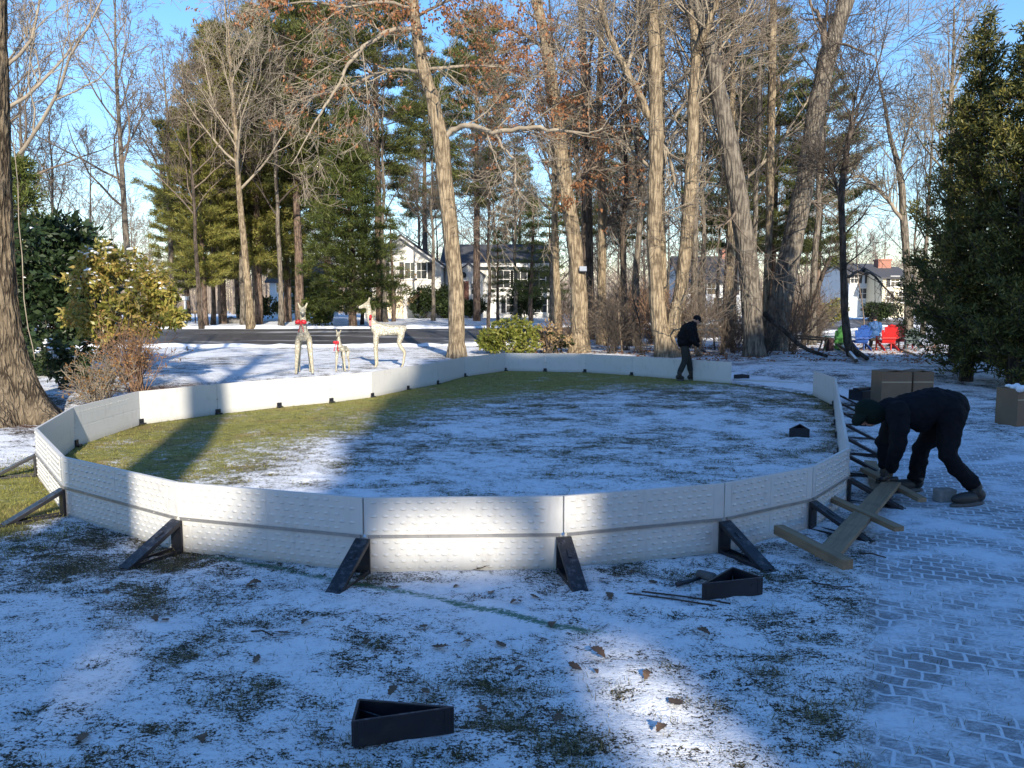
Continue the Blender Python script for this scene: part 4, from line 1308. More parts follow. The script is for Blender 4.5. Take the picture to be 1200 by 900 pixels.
# ------------------------------------------------------------------ adirondack chairs and the seated person
def adirondack(px, Yd, mat, label, rz, lean=.32, s=1.0):
    p = P(px, 400, Yd); z = tzf(p.x, Yd)
    e = empty('garden_chair', (p.x, Yd, z+.005), label, 'chair', 'adirondack chairs in a row in the wood', rz)
    W_ = .56*s
    # faces +y : back is towards the camera
    mb = MB()
    n = 7
    for i in range(n):
        t = (i-(n-1)/2)/((n-1)/2)
        top = (1.02-.22*t*t)*s
        x0, x1 = t*.19*s, t*.30*s
        mb.bar((x0, -.10, .33*s), (x1, -.10-lean*(top-.33)*1.0, top), .094*s, .018, up=(0, 1, .3))
    mb.build('backrest', mat, e)
    mb = MB()
    for i in range(6):
        y = -.12+i*.095
        mb.box((0, y, (.30+.018*i)*s), (W_*.95, .08, .02))
    mb.build('seat', mat, e)
    mb = MB()
    for sx in (-1, 1): mb.bar((sx*.31*s, -.28, .53*s), (sx*.31*s, .42, .56*s), .11, .022)
    mb.bar((-.32*s, -.20, .50*s), (.32*s, -.20, .50*s), .05, .05)
    mb.build('armrest', mat, e)
    for sx in (-1, 1):
        mb = MB(); mb.bbox(sx*.28*s-.02, sx*.28*s+.02, .30, .38, 0, .54*s); mb.build('leg', mat, e)
        mb = MB(); mb.bar((sx*.255*s, .36, .36*s), (sx*.255*s, -.42, .03), .03, .10, up=(0, 0, 1)); mb.build('leg', mat, e)
    return e
adirondack(981, 31.0, M['chair_green'], 'green adirondack chair half hidden behind a thin dark trunk', .35)
adirondack(1008.5, 30.6, M['chair_blue'], 'blue adirondack chair between the green chair and the seated person', -.02)
adirondack(1040, 30.4, M['chair_red'], 'bright red adirondack chair right of the seated person', -.05, s=1.02)
adirondack(1057, 31.6, simple('maroon_chair_paint', (.14, .012, .02), (.09, .01, .015), .5, 9), 'dark maroon adirondack chair turned aside next to the red one', -.9)
adirondack(1069, 30.8, M['chair_grey'], 'weathered grey adirondack chair beside the dark cedar', -.4, s=.85)
def sitter():
    Yd = 31.6; c = P(1024, 400, Yd); z0 = tzf(c.x, Yd); X0 = c.x
    v = lambda x, y, z: Vector((X0+x, Yd+y, z0+z))
    J = {'pelvis': v(0, 0, .50), 'waist': v(0, -.03, .66), 'chest': v(0, -.04, .88), 'neckb': v(0, -.02, 1.05), 'neck': v(0, 0, 1.12), 'headc': v(0, .01, 1.22),
         'hipL': v(-.10, .03, .48), 'kneeL': v(-.12, .46, .52), 'ankL': v(-.12, .50, .10), 'hipR': v(.10, .03, .48), 'kneeR': v(.12, .46, .52), 'ankR': v(.12, .52, .10),
         'shL': v(-.19, -.02, 1.0), 'elL': v(-.25, .05, .74), 'wrL': v(-.18, .28, .64), 'shR': v(.19, -.02, 1.0), 'elR': v(.25, .05, .74), 'wrR': v(.18, .28, .64)}
    R = {'pelvis': .14, 'waist': .125, 'chest': .145, 'neckb': .09, 'neck': .055, 'headc': .07, 'hipL': .10, 'hipR': .10, 'kneeL': .066, 'kneeR': .066, 'ankL': .042, 'ankR': .042,
         'shL': .07, 'shR': .07, 'elL': .045, 'elR': .045, 'wrL': .03, 'wrR': .03}
    E = [('pelvis', 'waist'), ('waist', 'chest'), ('chest', 'neckb'), ('neckb', 'neck'), ('neck', 'headc'), ('pelvis', 'hipL'), ('hipL', 'kneeL'), ('kneeL', 'ankL'), ('pelvis', 'hipR'), ('hipR', 'kneeR'), ('kneeR', 'ankR'),
         ('neckb', 'shL'), ('shL', 'elL'), ('elL', 'wrL'), ('neckb', 'shR'), ('shR', 'elR'), ('elR', 'wrR')]
    for k in 'LR':
        foot_pts(J, E, R, 'foot'+k, 'ank'+k, J['ank'+k]+Vector((0, -.03, -.06)), J['ank'+k]+Vector((0, .2, -.07)))
        add_hand(J, E, R, 'wr'+k, J['wr'+k], (0, 1, -.1), (0, 0, -1), 1, .6)
    org = v(0, 0, 0)
    fx, hm = head_extra(v(0, .03, 1.24), (0, 1, 0), (0, 0, 1), 1.0)
    body = skin_obj('person', J, E, R, M['skin'], None, 2, .006, fx, 'pelvis', org)
    tag(body, 'person in blue jacket and dark cap seated between the blue and red chairs', 'person')
    tb = [([J['sh'+k], J['el'+k], J['wr'+k]], [.11, .085, .06]) for k in 'LR']
    blob_obj('jacket', [(J['pelvis']+Vector((0, 0, .06)), (.21, .17, .14)), (J['waist'], (.20, .16, .18)), (J['chest'], (.225, .165, .22)), (J['neckb'], (.16, .13, .10)), (J['neck'], (.085, .085, .06))], tb, M['cloth_blue'], body, org)
    tr = {k: J[k] for k in ('pelvis', 'hipL', 'kneeL', 'ankL', 'hipR', 'kneeR', 'ankR')}
    skin_obj('trousers', tr, [('pelvis', 'hipL'), ('hipL', 'kneeL'), ('kneeL', 'ankL'), ('pelvis', 'hipR'), ('hipR', 'kneeR'), ('kneeR', 'ankR')],
             {'pelvis': .16, 'hipL': .12, 'hipR': .12, 'kneeL': .09, 'kneeR': .09, 'ankL': .075, 'ankR': .075}, M['cloth_grey'], body, 2, 0, None, 'pelvis', org)
    mb = MB(); mb.ell(Vector((0, .02, 1.285)), (.098, .11, .09), 14, 10); mb.ell(Vector((0, .13, 1.27)), (.07, .07, .012), 10, 6); mb.build('cap', M['cloth_black'], body)
    for k in 'LR': boot('boot', J['ank'+k], J['foot'+k+'heel'], J['foot'+k+'toe'], J['ank'+k]+Vector((0, 0, .1)), M['boot'], body, org, 1.0)
    # the stool he sits on
    e = empty('stool', (X0, Yd-.02, z0+.005), 'dark wooden stool under the seated person', 'stool')
    mb = MB(); mb.box((0, .03, .36), (.5, .46, .04)); mb.build('seat', M['twig_dark'], e, bevel=.005)
    for sx in (-1, 1):
        for sy in (-1, 1):
            mb = MB(); mb.tube([(sx*.2, .03+sy*.17, .35), (sx*.23, .03+sy*.2, 0)], .022, 8); mb.build('leg', M['twig_dark'], e)
sitter()
# old bench frame left of the chairs
p0 = P(945, 392, 30.5); p1 = P(974, 392, 30.5); zb = tzf(p1.x, 30.5)
be = empty('wooden_bench', (p0.x, 30.5, zb), 'dark wooden bench frame with slanting legs left of the green chair', 'bench')
w = p1.x-p0.x
mb = MB(); mb.bar((-.55, 0, .62), (w, 0, .50), .05, .08); mb.bar((-.55, .3, .50), (w, .3, .42), .05, .07); mb.build('rail', M['twig_dark'], be)
for dx in (-.45, w-.35, w-.18):
    mb = MB(); mb.bar((dx-.12, 0, 0), (dx+.05, .0, .60 if dx < 0 else .54), .05, .05, up=(0, 1, 0)); mb.build('leg', M['twig_dark'], be)
mb = MB(); mb.bbox(w-.08, w+.10, -.05, .3, 0, .52); mb.build('end_panel', simple('dark_stained_wood', (.07, .03, .03), (.05, .022, .022), .8, 8), be)

# ------------------------------------------------------------------ lit-up reindeer ornaments
def deer(name, px, py, label, rz, s, bow, headturn=0):
    g = G(px, py); org = Vector((0, 0, 0))
    J = {}; E = []; R = {}
    def a(k, v, r, par=None):
        J[k] = Vector(v)*s; R[k] = tuple(x*s for x in r) if isinstance(r, tuple) else r*s
        if par: E.append((par, k))
    a('chest', (0, -.28, .98), (.19, .20)); a('belly', (0, .05, .97), (.155, .15), 'chest'); a('rump', (0, .36, 1.0), (.17, .18), 'belly')
    a('tail', (0, .50, 1.10), .03, 'rump')
    a('nk0', (0, -.42, 1.16), (.10, .11), 'chest'); a('nk1', (0, -.47, 1.34), .075, 'nk0'); a('nk2', (0, -.46, 1.50), .062, 'nk1')
    a('head', (0, -.50, 1.62), .072, 'nk2'); a('muz', (0, -.66, 1.56), .042, 'head'); a('nose', (0, -.73, 1.54), .028, 'muz')
    for k in (-1, 1):
        a(f'ear{k}', (k*.07, -.47, 1.70), .022, 'head'); a(f'eart{k}', (k*.11, -.44, 1.80), .010, f'ear{k}')
        a(f'fh{k}', (k*.14, -.29, .86), .075, 'chest'); a(f'fk{k}', (k*.17, -.31, .48), .042, f'fh{k}'); a(f'ff{k}', (k*.20, -.29, .09), .028, f'fk{k}'); a(f'fp{k}', (k*.20, -.33, .025), .026, f'ff{k}')
        a(f'hh{k}', (k*.13, .36, .86), .09, 'rump'); a(f'hk{k}', (k*.125, .27, .62), .048, f'hh{k}'); a(f'hc{k}', (k*.13, .43, .40), .028, f'hk{k}'); a(f'hf{k}', (k*.14, .38, .09), .022, f'hc{k}'); a(f'hp{k}', (k*.14, .34, .025), .026, f'hf{k}')
    e = empty(name, g, label, 'reindeer ornament', None, rz)
    body = skin_obj('body', J, E, R, M['deer'], e, 2, 0, None, 'chest', org)
    wf = skin_obj('wire_frame', J, E, {k: (tuple(x*1.04 for x in r) if isinstance(r, tuple) else r*1.06) for k, r in R.items()}, M['tanleaf'] and simple('gold_wire', (.62, .56, .40), (.42, .38, .28), .4, 9, metal=.4, bstr=0), e, 1, 0, None, 'chest', org)
    md = wf.modifiers.new('w', 'WIREFRAME'); md.thickness = .012*s
    mb = MB()
    c = Vector(bow)*s
    for k in (-1, 1):
        mb.ell(c+Vector((k*.07, 0, .03))*s, (.075*s, .035*s, .055*s), 10, 7, Matrix.Rotation(k*.4, 3, 'Y'))
        mb.bar(c+Vector((k*.01, 0, 0)), c+Vector((k*.06, 0, -.22))*1.0, .05*s, .012)
    mb.ell(c, (.03*s, .03*s, .03*s), 8, 6)
    mb.build('bow', M['red'], e)
    return e
deer('reindeer_ornament', 357, 438, 'tall glittering reindeer ornament with red bow facing the rink, leftmost of three', .25, 1.0, (-.05, -.60, 1.30))
deer('reindeer_ornament', 402, 435, 'small fawn ornament with large red bow between the two tall reindeer', -.12, .62, (-.06, -.62, 1.25))
deer('reindeer_ornament', 455, 431, 'tall glittering reindeer ornament in side view looking left, beside the big oak', -PI/2+.12, 1.13, (.12, -.42, 1.28))
# ------------------------------------------------------------------ houses
def window(mb_t, mb_g, mb_s, x, z, w, h, y, shutters=True):
    mb_g.bbox(x-w/2, x+w/2, y-.03, y-.01, z, z+h)
    t = .09
    mb_t.bbox(x-w/2-t, x-w/2, y-.07, y-.012, z-t, z+h+t); mb_t.bbox(x+w/2, x+w/2+t, y-.07, y-.012, z-t, z+h+t)
    mb_t.bbox(x-w/2, x+w/2, y-.07, y-.012, z+h, z+h+t); mb_t.bbox(x-w/2-.14, x+w/2+.14, y-.10, y-.012, z-t-.05, z-t) ; mb_t.bbox(x-w/2, x+w/2, y-.07, y-.012, z-t, z)
    mb_t.bbox(x-w/2, x+w/2, y-.055, y-.034, z+h*.5-.025, z+h*.5+.025)
    mb_t.bbox(x-.02, x+.02, y-.052, y-.034, z, z+h*.5-.026); mb_t.bbox(x-.02, x+.02, y-.052, y-.034, z+h*.5+.026, z+h)
def add_windows(par, lst, y, shut=True):
    for it in lst:
        x, z, w, h = it[:4]
        fr = MB(); gl_ = MB()
        window(fr, gl_, None, x, z, w, h, y)
        g_ = fr.build('window', M['trim'], par); gl_.build('pane', M['glass'], g_)
        if shut and (len(it) < 5 or it[4]):
            for s_ in ((-1, 1) if len(it) < 6 else it[5]):
                mb = MB(); cx_ = x+s_*(w/2+.09+.22)
                mb.bbox(cx_-.2, cx_+.2, y-.06, y-.012, z-.05, z+h+.05)
                for k in range(8): mb.bbox(cx_-.16, cx_+.16, y-.07, y-.06, z+.02+h*k/8, z+.02+h*k/8+h*.06)
                mb.build('shutter', M['shutter'], par)
def gable_roof(par, x0, x1, y0, y1, ze, zr, axis='x', over=.4, t=.18, mat='roof', name='roof'):
    mb = MB()
    if axis == 'x':       # ridge along x
        ym = (y0+y1)/2
        for (ya, sgn) in ((y0, -1), (y1, 1)):
            sl_ = (zr-ze)/abs(ym-ya)
            yo = ya+sgn*over; zo = ze-over*sl_
            vs = [(x0-over, yo, zo), (x1+over, yo, zo), (x1+over, ym, zr), (x0-over, ym, zr)]
            vs += [(a, b, c+t) for a, b, c in vs]
            mb.add(vs, [(0, 3, 2, 1), (4, 5, 6, 7), (0, 1, 5, 4), (1, 2, 6, 5), (2, 3, 7, 6), (3, 0, 4, 7)])
    else:
        xm = (x0+x1)/2
        for (xa, sgn) in ((x0, -1), (x1, 1)):
            sl_ = (zr-ze)/abs(xm-xa)
            xo = xa+sgn*over; zo = ze-over*sl_
            vs = [(xo, y0-over, zo), (xo, y1+over, zo), (xm, y1+over, zr), (xm, y0-over, zr)]
            vs += [(a, b, c+t) for a, b, c in vs]
            mb.add(vs, [(0, 1, 2, 3), (4, 7, 6, 5), (0, 4, 5, 1), (1, 5, 6, 2), (2, 6, 7, 3), (3, 7, 4, 0)])
    return mb.build(name, M[mat], par)
def wall_block(par, x0, x1, y0, y1, z0, ze, zr, axis, mat, name='wall'):
    mb = MB()
    if axis == 'x':
        ym = (y0+y1)/2
        vs = [(x0, y0, z0), (x1, y0, z0), (x1, y1, z0), (x0, y1, z0), (x0, y0, ze), (x1, y0, ze), (x1, y1, ze), (x0, y1, ze), (x0, ym, zr-.03), (x1, ym, zr-.03)]
        mb.add(vs, [(0, 1, 5, 4), (2, 3, 7, 6), (1, 2, 6, 9, 5), (3, 0, 4, 8, 7), (3, 2, 1, 0)])
    else:
        xm = (x0+x1)/2
        vs = [(x0, y0, z0), (x1, y0, z0), (x1, y1, z0), (x0, y1, z0), (x0, y0, ze), (x1, y0, ze), (x1, y1, ze), (x0, y1, ze), (xm, y0, zr-.03), (xm, y1, zr-.03)]
        mb.add(vs, [(0, 1, 5, 8, 4), (2, 3, 7, 9, 6), (1, 2, 6, 5), (3, 0, 4, 7), (3, 2, 1, 0)])
    return mb.build(name, M[mat], par)
def hx(px, Yd): return (px-600)*Yd/901
def hz(py, Yd): return 1.95-(py-362)*Yd/901
# white colonial across the road
Yd = 74.0
gz = tzf(-4, Yd)
H1 = empty('white_house', (hx(560, Yd), Yd, gz), 'white two-storey house with black shutters and dark roof across the road behind the oak', 'house')
ox = hx(560, Yd)
lx = lambda px: hx(px, Yd)-ox
lz = lambda py: hz(py, Yd)-gz
wall_block(H1, lx(521), lx(650), 1.2, 10.5, -.5, lz(309), lz(284), 'x', 'white_siding')
rf = gable_roof(H1, lx(521), lx(650), 1.2, 10.5, lz(309), lz(284), 'x', .5)
mb = MB(); mb.bbox(lx(521)-.4, lx(650)+.4, .52, .70, lz(313), lz(309)+.02); mb.build('fascia', M['trim'], H1)
# front-facing gable wing
wall_block(H1, lx(432), lx(520), -2.4, 7.5, -.5, lz(312), lz(281), 'y', 'white_siding')
gable_roof(H1, lx(432), lx(520), -2.4, 7.5, lz(312), lz(281), 'y', .35)
mb = MB()
a0 = Vector((lx(476), -2.8, lz(281)-.12)); 
mb.bar(a0, Vector((lx(524), -2.8, lz(315)-.1)), .12, .28, up=(0, 1, 0)); mb.bar(a0, Vector((lx(428), -2.8, lz(315)-.1)), .12, .28, up=(0, 1, 0))
mb.build('gable_trim', M['trim'], H1)
add_windows(H1, [(lx(486), lz(328), 1.0, 1.45, True, (-1,)), (lx(498), lz(328), 1.0, 1.45, True, (1,)), (lx(450), lz(328), 1.0, 1.4)], -2.4)
# garage door in the wing
mb = MB(); x0, x1 = lx(440), lx(479); mb.bbox(x0, x1, -2.46, -2.42, 0, lz(347))
for k in range(4): mb.bbox(x0+.05, x1-.05, -2.49, -2.46, .1+k*(lz(347)/4), .1+k*(lz(347)/4)+lz(347)/4-.16)
mb.build('garage_door', M['cream_and_sunlit_siding'], H1)
for px_ in (480.5, 497):
    mb = MB(); mb.bbox(lx(px_)-.13, lx(px_)+.13, -3.2, -2.95, 0, lz(345)); mb.build('porch_post', M['trim'], H1)
# entry
wall_block(H1, lx(534), lx(566), -.2, 2.2, -.5, lz(322), lz(309), 'y', 'white_siding', 'entry_porch')
gable_roof(H1, lx(534), lx(566), -.2, 1.1, lz(322), lz(310), 'y', .25, .12)
mb = MB(); mb.bbox(lx(541), lx(550), -.26, -.21, lz(369)+.1, lz(330)); d_ = mb.build('door', M['door_red'], H1)
mb = MB(); mb.ell((lx(549), -.30, lz(369)+1.2), (.06, .05, .06), 8, 6); mb.build('handle', M['rail'], d_)
add_windows(H1, [(lx(555), lz(345), .35, 1.0, False)], -.2)
mb = MB(); mb.tube([(lx(544), -.3, lz(323)), (lx(544), -.22, lz(323))], [.28, .28], 16); mb.build('round_vent', M['shutter'], H1)
add_windows(H1, [(lx(590), lz(337), 1.2, 1.6), (lx(610), lz(337), 1.2, 1.6), (lx(632), lz(337), 1.2, 1.6), (lx(604), lz(366), 1.7, 1.4), (lx(634), lz(366), 1.2, 1.4)], 1.2)
mb = MB(); mb.bbox(lx(646), lx(656), 3.0, 4.4, -.5, lz(278)); mb.bbox(lx(646)-.08, lx(656)+.08, 2.92, 4.48, lz(278), lz(278)+.2); mb.build('chimney', M['brick'], H1)

def small_house(px0, px1, Yd, py_e, py_r, mat, label, wins, chim=None, depth=8, axis='x', name='house'):
    z0 = tzf(hx((px0+px1)/2, Yd), Yd); cx_ = hx((px0+px1)/2, Yd)
    e = empty(name, (cx_, Yd, z0), label, 'house')
    x0, x1 = hx(px0, Yd)-cx_, hx(px1, Yd)-cx_
    ze, zr = hz(py_e, Yd)-z0, hz(py_r, Yd)-z0
    wall_block(e, x0, x1, 0, depth, -.5, ze, zr, axis, mat)
    rf = gable_roof(e, x0, x1, 0, depth, ze, zr, axis, .4)
    if chim:
        mb = MB(); xx = hx(chim[0], Yd)-cx_; w_ = chim[2]
        mb.bbox(xx-w_/2, xx+w_/2, depth*.5-.6, depth*.5+.6, ze, hz(chim[1], Yd)-z0); mb.bbox(xx-w_/2-.08, xx+w_/2+.08, depth*.5-.68, depth*.5+.68, hz(chim[1], Yd)-z0, hz(chim[1], Yd)-z0+.18)
        mb.build('chimney', M['brick'], rf)
    add_windows(e, [(hx(a, Yd)-cx_, hz(b, Yd)-z0, c, d, s_) for a, b, c, d, s_ in wins], 0)
    return e
small_house(992, 1033, 92, 322, 309, 'blue_and_shade_siding', 'far house face with shade painted blue, seen through the trees right of the wood', [(997.5, 332, .8, 1.1, True), (1019, 332, .8, 1.1, True), (1008, 350, .9, 1.2, False)], None, 9)  # bluish shade of this face is put into the siding colour
small_house(1031, 1064, 88, 326, 313, 'cream_and_sunlit_siding', 'far house wing with sunlight painted yellow and brick chimney beside the cedar', [(1045, 336, .9, 1.1, True), (1040, 354, .8, 1.2, False), (1054, 354, .8, 1.2, False)], (1049, 304, 1.5), 8)  # same house's right wing, yellow sunlight put into its colour
small_house(796, 868, 96, 330, 300, 'white_siding', 'white house far behind the twin oak', [(810, 345, 1, 1.4, True), (832, 345, 1, 1.4, True), (855, 345, 1, 1.4, True), (845, 366, 2.2, 1.8, False)], (860, 292, 1.4), 9)
small_house(318, 378, 84, 330, 308, 'blue_and_shade_siding', 'pale blue house behind the dark spruce', [(350, 343, 1.1, 1.2, False), (332, 343, 1.1, 1.2, False), (366, 343, 1.1, 1.2, False)], None, 8)
0 and small_house(80, 150, 120, 283, 270, 'grey_siding', 'small grey house far off behind the rhododendron', [(100, 293, 1.3, 1.3, False), (125, 293, 1.3, 1.3, False)], None, 8)

# mailbox and sign beyond the road on the left
g_ = G(218, 377); e = empty('mailbox', g_, 'white mailbox on a post beyond the road on the left', 'mailbox')
mb = MB(); mb.bbox(-.07, .07, -.07, .07, 0, 1.6); mb.build('post', M['trim'], e)
mb = MB(); mb.bbox(-.22, .22, -.18, .18, 1.6, 1.82); mb.bar((-.24, 0, 1.86), (.24, 0, 1.86), .42, .06); mb.build('box', M['trim'], e)
g_ = G(229, 379); e = empty('small_sign', g_, 'small tan yard sign on a thin post right of the mailbox', 'sign')
mb = MB(); mb.bbox(-.03, .03, -.03, .03, 0, .75); mb.build('post', M['twig_dark'], e)
mb = MB(); mb.bbox(-.28, .28, -.05, -.031, .68, .86); mb.build('board', M['wood'], e)
# boulders on the verge
r = random.Random(12)
for i, px_ in enumerate((258, 264, 271, 278, 285)):
    g_ = G(px_, 379.5-.3*(i % 2)); mb = MB()
    s_ = r.uniform(.28, .5)
    me_v = []
    mb.ell((0, 0, s_*.3), (s_, s_*.8, s_*.65), 12, 8)
    mb.v = [(v[0]*(1+.25*math.sin(7*v[1]+i)), v[1]*(1+.2*math.sin(6*v[2]+i)), v[2]*(1+.2*math.sin(9*v[0]+2*i))) for v in mb.v]
    o = mb.build('boulder', M['stone']); o.location = g_+Vector((0, 1.2, 0))
    tag(o, 'grey boulder in the row on the snowy verge across the road', 'boulder', 'boulders on the far verge')

# ------------------------------------------------------------------ vegetation generators
def rdir(d, ang, rng):
    """tilt direction d by ang around a random azimuth"""
    d = d.normalized(); o = d.orthogonal().normalized(); q = d.cross(o)
    a = rng.uniform(0, 2*PI)
    return (d*math.cos(ang)+(o*math.cos(a)+q*math.sin(a))*math.sin(ang)).normalized()
SIDES = {0: 9, 1: 6, 2: 4, 3: 3, 4: 3}
def grow(mb, p, d, L, r, lvl, mx, rng, nch, trop=.06, wob=.16, ang=(.5, 1.0), rmin=.006, ratio=.5, tips=None):
    n = 6 if lvl <= 1 else (4 if lvl == 2 else 2)
    pts = [p.copy()]; rad = [r]; dirs = [d.copy()]
    dd = d.copy()
    for i in range(n):
        dd = (dd+Vector((rng.gauss(0, wob), rng.gauss(0, wob), rng.gauss(0, wob)+trop))).normalized()
        p = p+dd*(L/n)
        pts.append(p.copy()); rad.append(max(rmin, r*(1-.72*(i+1)/n))); dirs.append(dd.copy())
    mb.tube(pts, rad, SIDES[min(lvl, 4)], cap=False)
    if lvl >= mx:
        if tips is not None: tips.append((pts[-1], dirs[-1]))
        return
    k = nch[min(lvl, len(nch)-1)]
    for c in range(k):
        t = .22+.78*(c+rng.random())/k
        f = t*n; i = min(n-1, int(f)); q = pts[i].lerp(pts[i+1], f-i)
        rr_ = rad[i]*(1-(f-i))+rad[i+1]*(f-i)
        cd = rdir(dirs[i], rng.uniform(*ang), rng)
        cl = L*ratio*(1.15-.55*t)*rng.uniform(.7, 1.2)
        grow(mb, q, cd, cl, max(rmin, rr_*rng.uniform(.42, .65)), lvl+1, mx, rng, nch, trop, wob*1.15, ang, rmin, ratio, tips)

def bare_tree(seed, H, r0, matb, matt, lean=(0, 0), nlimb=13, cstart=.35, nch=(6, 5, 4), rmin=.008, limbL=.38, two=False):
    rng = random.Random(seed)
    e = bpy.data.objects.new('bare_tree', None); COL.objects.link(e)
    tr = MB(); cr = MB()
    pts = []; rad = []; n = 12
    x = y = 0
    for i in range(n+1):
        t = i/n
        x += rng.gauss(0, .018*H/ n*2)+lean[0]*H/n; y += rng.gauss(0, .018*H/n*2)+lean[1]*H/n
        pts.append(Vector((x, y, t*H-.15))); rad.append(r0*((1-t)**.8*.9+.06)*(1.35 if i == 0 else 1))
    tr.tube(pts, rad, 12)
    for k in range(nlimb):
        t = cstart+(1-cstart)*(k+.5)/nlimb
        f = t*n; i = min(n-1, int(f)); q = pts[i].lerp(pts[i+1], f-i); rr_ = rad[i]
        d = rdir(Vector((0, 0, 1)), rng.uniform(.55, 1.15)*(1.1-.5*t), rng)
        grow(cr, q, d, H*limbL*(1.25-t)*rng.uniform(.8, 1.2), rr_*.5, 1, 3 if H < 9 else 4-(limbL < .2), rng, (0,)+nch, .05, .13, (.4, .95), rmin, .55)
    tr.build('trunk', M[matb], e); cr.build('crown', M[matt], e)
    return e

def needles(centers, dirs, k, ln, wd, spread, mat, name, parent, upb=.25, quad=False):
    C_ = np.repeat(np.array(centers), k, 0); D_ = np.repeat(np.array(dirs), k, 0)
    n = len(C_)
    b = C_+RNG.normal(0, spread, (n, 3))*np.array([1, 1, .55])
    d = D_*.6+RNG.normal(0, .55, (n, 3)); d[:, 2] += upb
    d /= np.linalg.norm(d, axis=1)[:, None]
    L = ln*RNG.uniform(.6, 1.3, n)[:, None]
    sdv = np.cross(d, RNG.normal(0, 1, (n, 3))); sdv /= np.linalg.norm(sdv, axis=1)[:, None]+1e-9
    w = wd*RNG.uniform(.6, 1.3, n)[:, None]
    if quad:
        V = np.stack([b, b+d*L*.5+sdv*w, b+d*L, b+d*L*.5-sdv*w], 1).reshape(-1, 3)
        i = np.arange(n)*4; F_ = np.stack([i, i+1, i+2, i+3], 1)
    else:
        V = np.stack([b-sdv*w*.5, b+sdv*w*.5, b+d*L], 1).reshape(-1, 3)
        i = np.arange(n)*3; F_ = np.stack([i, i+1, i+2], 1)
    return np_mesh(name, V, F_, mat, parent)

def pine(seed, H, r0, cstart, width, mat, bark='bark_pine', whorl=.62, k=16, shape='pine', nlen=.34, nw=.045, dens=1.0, sag=0.0, name='pine_tree'):
    rng = random.Random(seed)
    e = bpy.data.objects.new(name, None); COL.objects.link(e)
    tr = MB(); br_ = MB(); cen = []; dr_ = []
    n = 14; x = y = 0; pts = []; rad = []
    for i in range(n+1):
        t = i/n; x += rng.gauss(0, .03); y += rng.gauss(0, .03)
        pts.append(Vector((x, y, t*H-.1))); rad.append(r0*(1-t)**.85+.02)
    tr.tube(pts, rad, 10)
    z = H*cstart
    while z < H*.985:
        t = (z/H-cstart)/(1-cstart)
        if shape == 'pine': wd = width*.5*(math.sin(PI*min(1, .18+t*.80))**.75)*(1-.25*t)
        else: wd = width*.5*((1-t)**.85)*min(1, .55+t*4)
        wd *= rng.uniform(.72, 1.18)
        nb = rng.choice((4, 5, 6)) if shape == 'pine' else rng.choice((7, 8, 9))
        a0 = rng.uniform(0, 6.28)
        f = z/H*n; i = min(n-1, int(f)); c = pts[i].lerp(pts[i+1], f-i)
        for b in range(nb):
            if shape == 'pine' and rng.random() < .18: continue
            a = a0+2*PI*b/nb+rng.uniform(-.35, .35)
            L = max(.35, wd*rng.uniform(.65, 1.15))
            up = (.10+.35*t if shape == 'pine' else -.02+.35*t)-sag
            d = Vector((math.cos(a), math.sin(a), up)).normalized()
            m_ = 5; bp = [c.copy()]; q = c.copy(); dd = d.copy()
            for s_ in range(m_):
                dd = (dd+Vector((rng.gauss(0, .07), rng.gauss(0, .07), rng.gauss(.03, .05)))).normalized()
                q = q+dd*(L/m_); bp.append(q.copy())
            br_.tube(bp, [max(.01, r0*.16*(1-j/m_*.8)) for j in range(m_+1)], 4, cap=False)
            nc = int((3+L*3.0)*dens)
            for s_ in range(nc):
                u = rng.uniform(.22 if shape != 'pine' else .30, 1.05)
                ff = min(m_-1e-3, u*m_); j = int(ff); q = bp[j].lerp(bp[j+1], ff-j)
                sidew = dd.cross(Vector((0, 0, 1))).normalized()*rng.uniform(-1, 1)*L*.30*(1.1-u*.6)
                cc = q+sidew+Vector((0, 0, rng.uniform(-.04, .12)))
                cen.append(tuple(cc)); v = (dd+sidew*1.2); dr_.append(tuple(v.normalized()))
        z += whorl*rng.uniform(.75, 1.25)*(1 if shape == 'pine' else .8)
    tr.build('trunk', M[bark], e); br_.build('branches', M['twig_dark'], e)
    needles(cen, dr_, k, nlen, nw, .13+.05*(shape == 'pine'), mat, 'foliage', e)
    return e

def place(e, px, Yd, rz=0, s=1.0, label=None, cat='tree', group=None, name=None, sz=None):
    x = (px-600)*Yd/901*1.0
    e.location = (x, Yd, tzf(x, Yd)-.05); e.rotation_euler = (0, 0, rz); e.scale = (s, s, sz or s)
    if name: e.name = name
    tag(e, label, cat, group); return e
def topz(py, Yd): return hz(py, Yd)-1.0

# ---- pines and spruces
GP = 'tall pines beyond the road'
V_p = [pine(21, 20, .27, .16, 8.0, M['pine'], k=34, nlen=.42, nw=.055, dens=1.35), pine(22, 21, .26, .20, 7.5, M['pine'], k=34, nlen=.42, nw=.055, dens=1.35), pine(23, 24, .30, .38, 9.0, M['pine_blue'], k=30, nlen=.42, nw=.055, dens=1.3), pine(24, 22, .28, .26, 8.5, M['pine_blue'], k=30, nlen=.42, nw=.055, whorl=.85, dens=1.3)]
place(V_p[0], 262, 52, .3, 1.0, 'olive pine with the tallest pointed crown in the left pine group', group=GP)
place(V_p[1], 304, 51, 1.3, .98, 'olive pine just left of the dark spruce', group=GP)
place(V_p[2], 445, 58, .3, 1.12, 'tall dark pine rising behind the dark spruce', group=GP)
place(V_p[3], 850, 50, 0, .95, 'dark layered pine behind the big leaning oaks', group=GP)
def more(v, px, Yd, rz, s, label):
    c = copy_tree(V_p[v]); place(c, px, Yd, rz, s, label, group=GP); return c
more(0, 222, 60, 2.0, .82, 'leftmost smaller olive pine of the left pine group')
more(1, 243, 47, 4.0, .62, 'low young olive pine at the front of the left pine group')
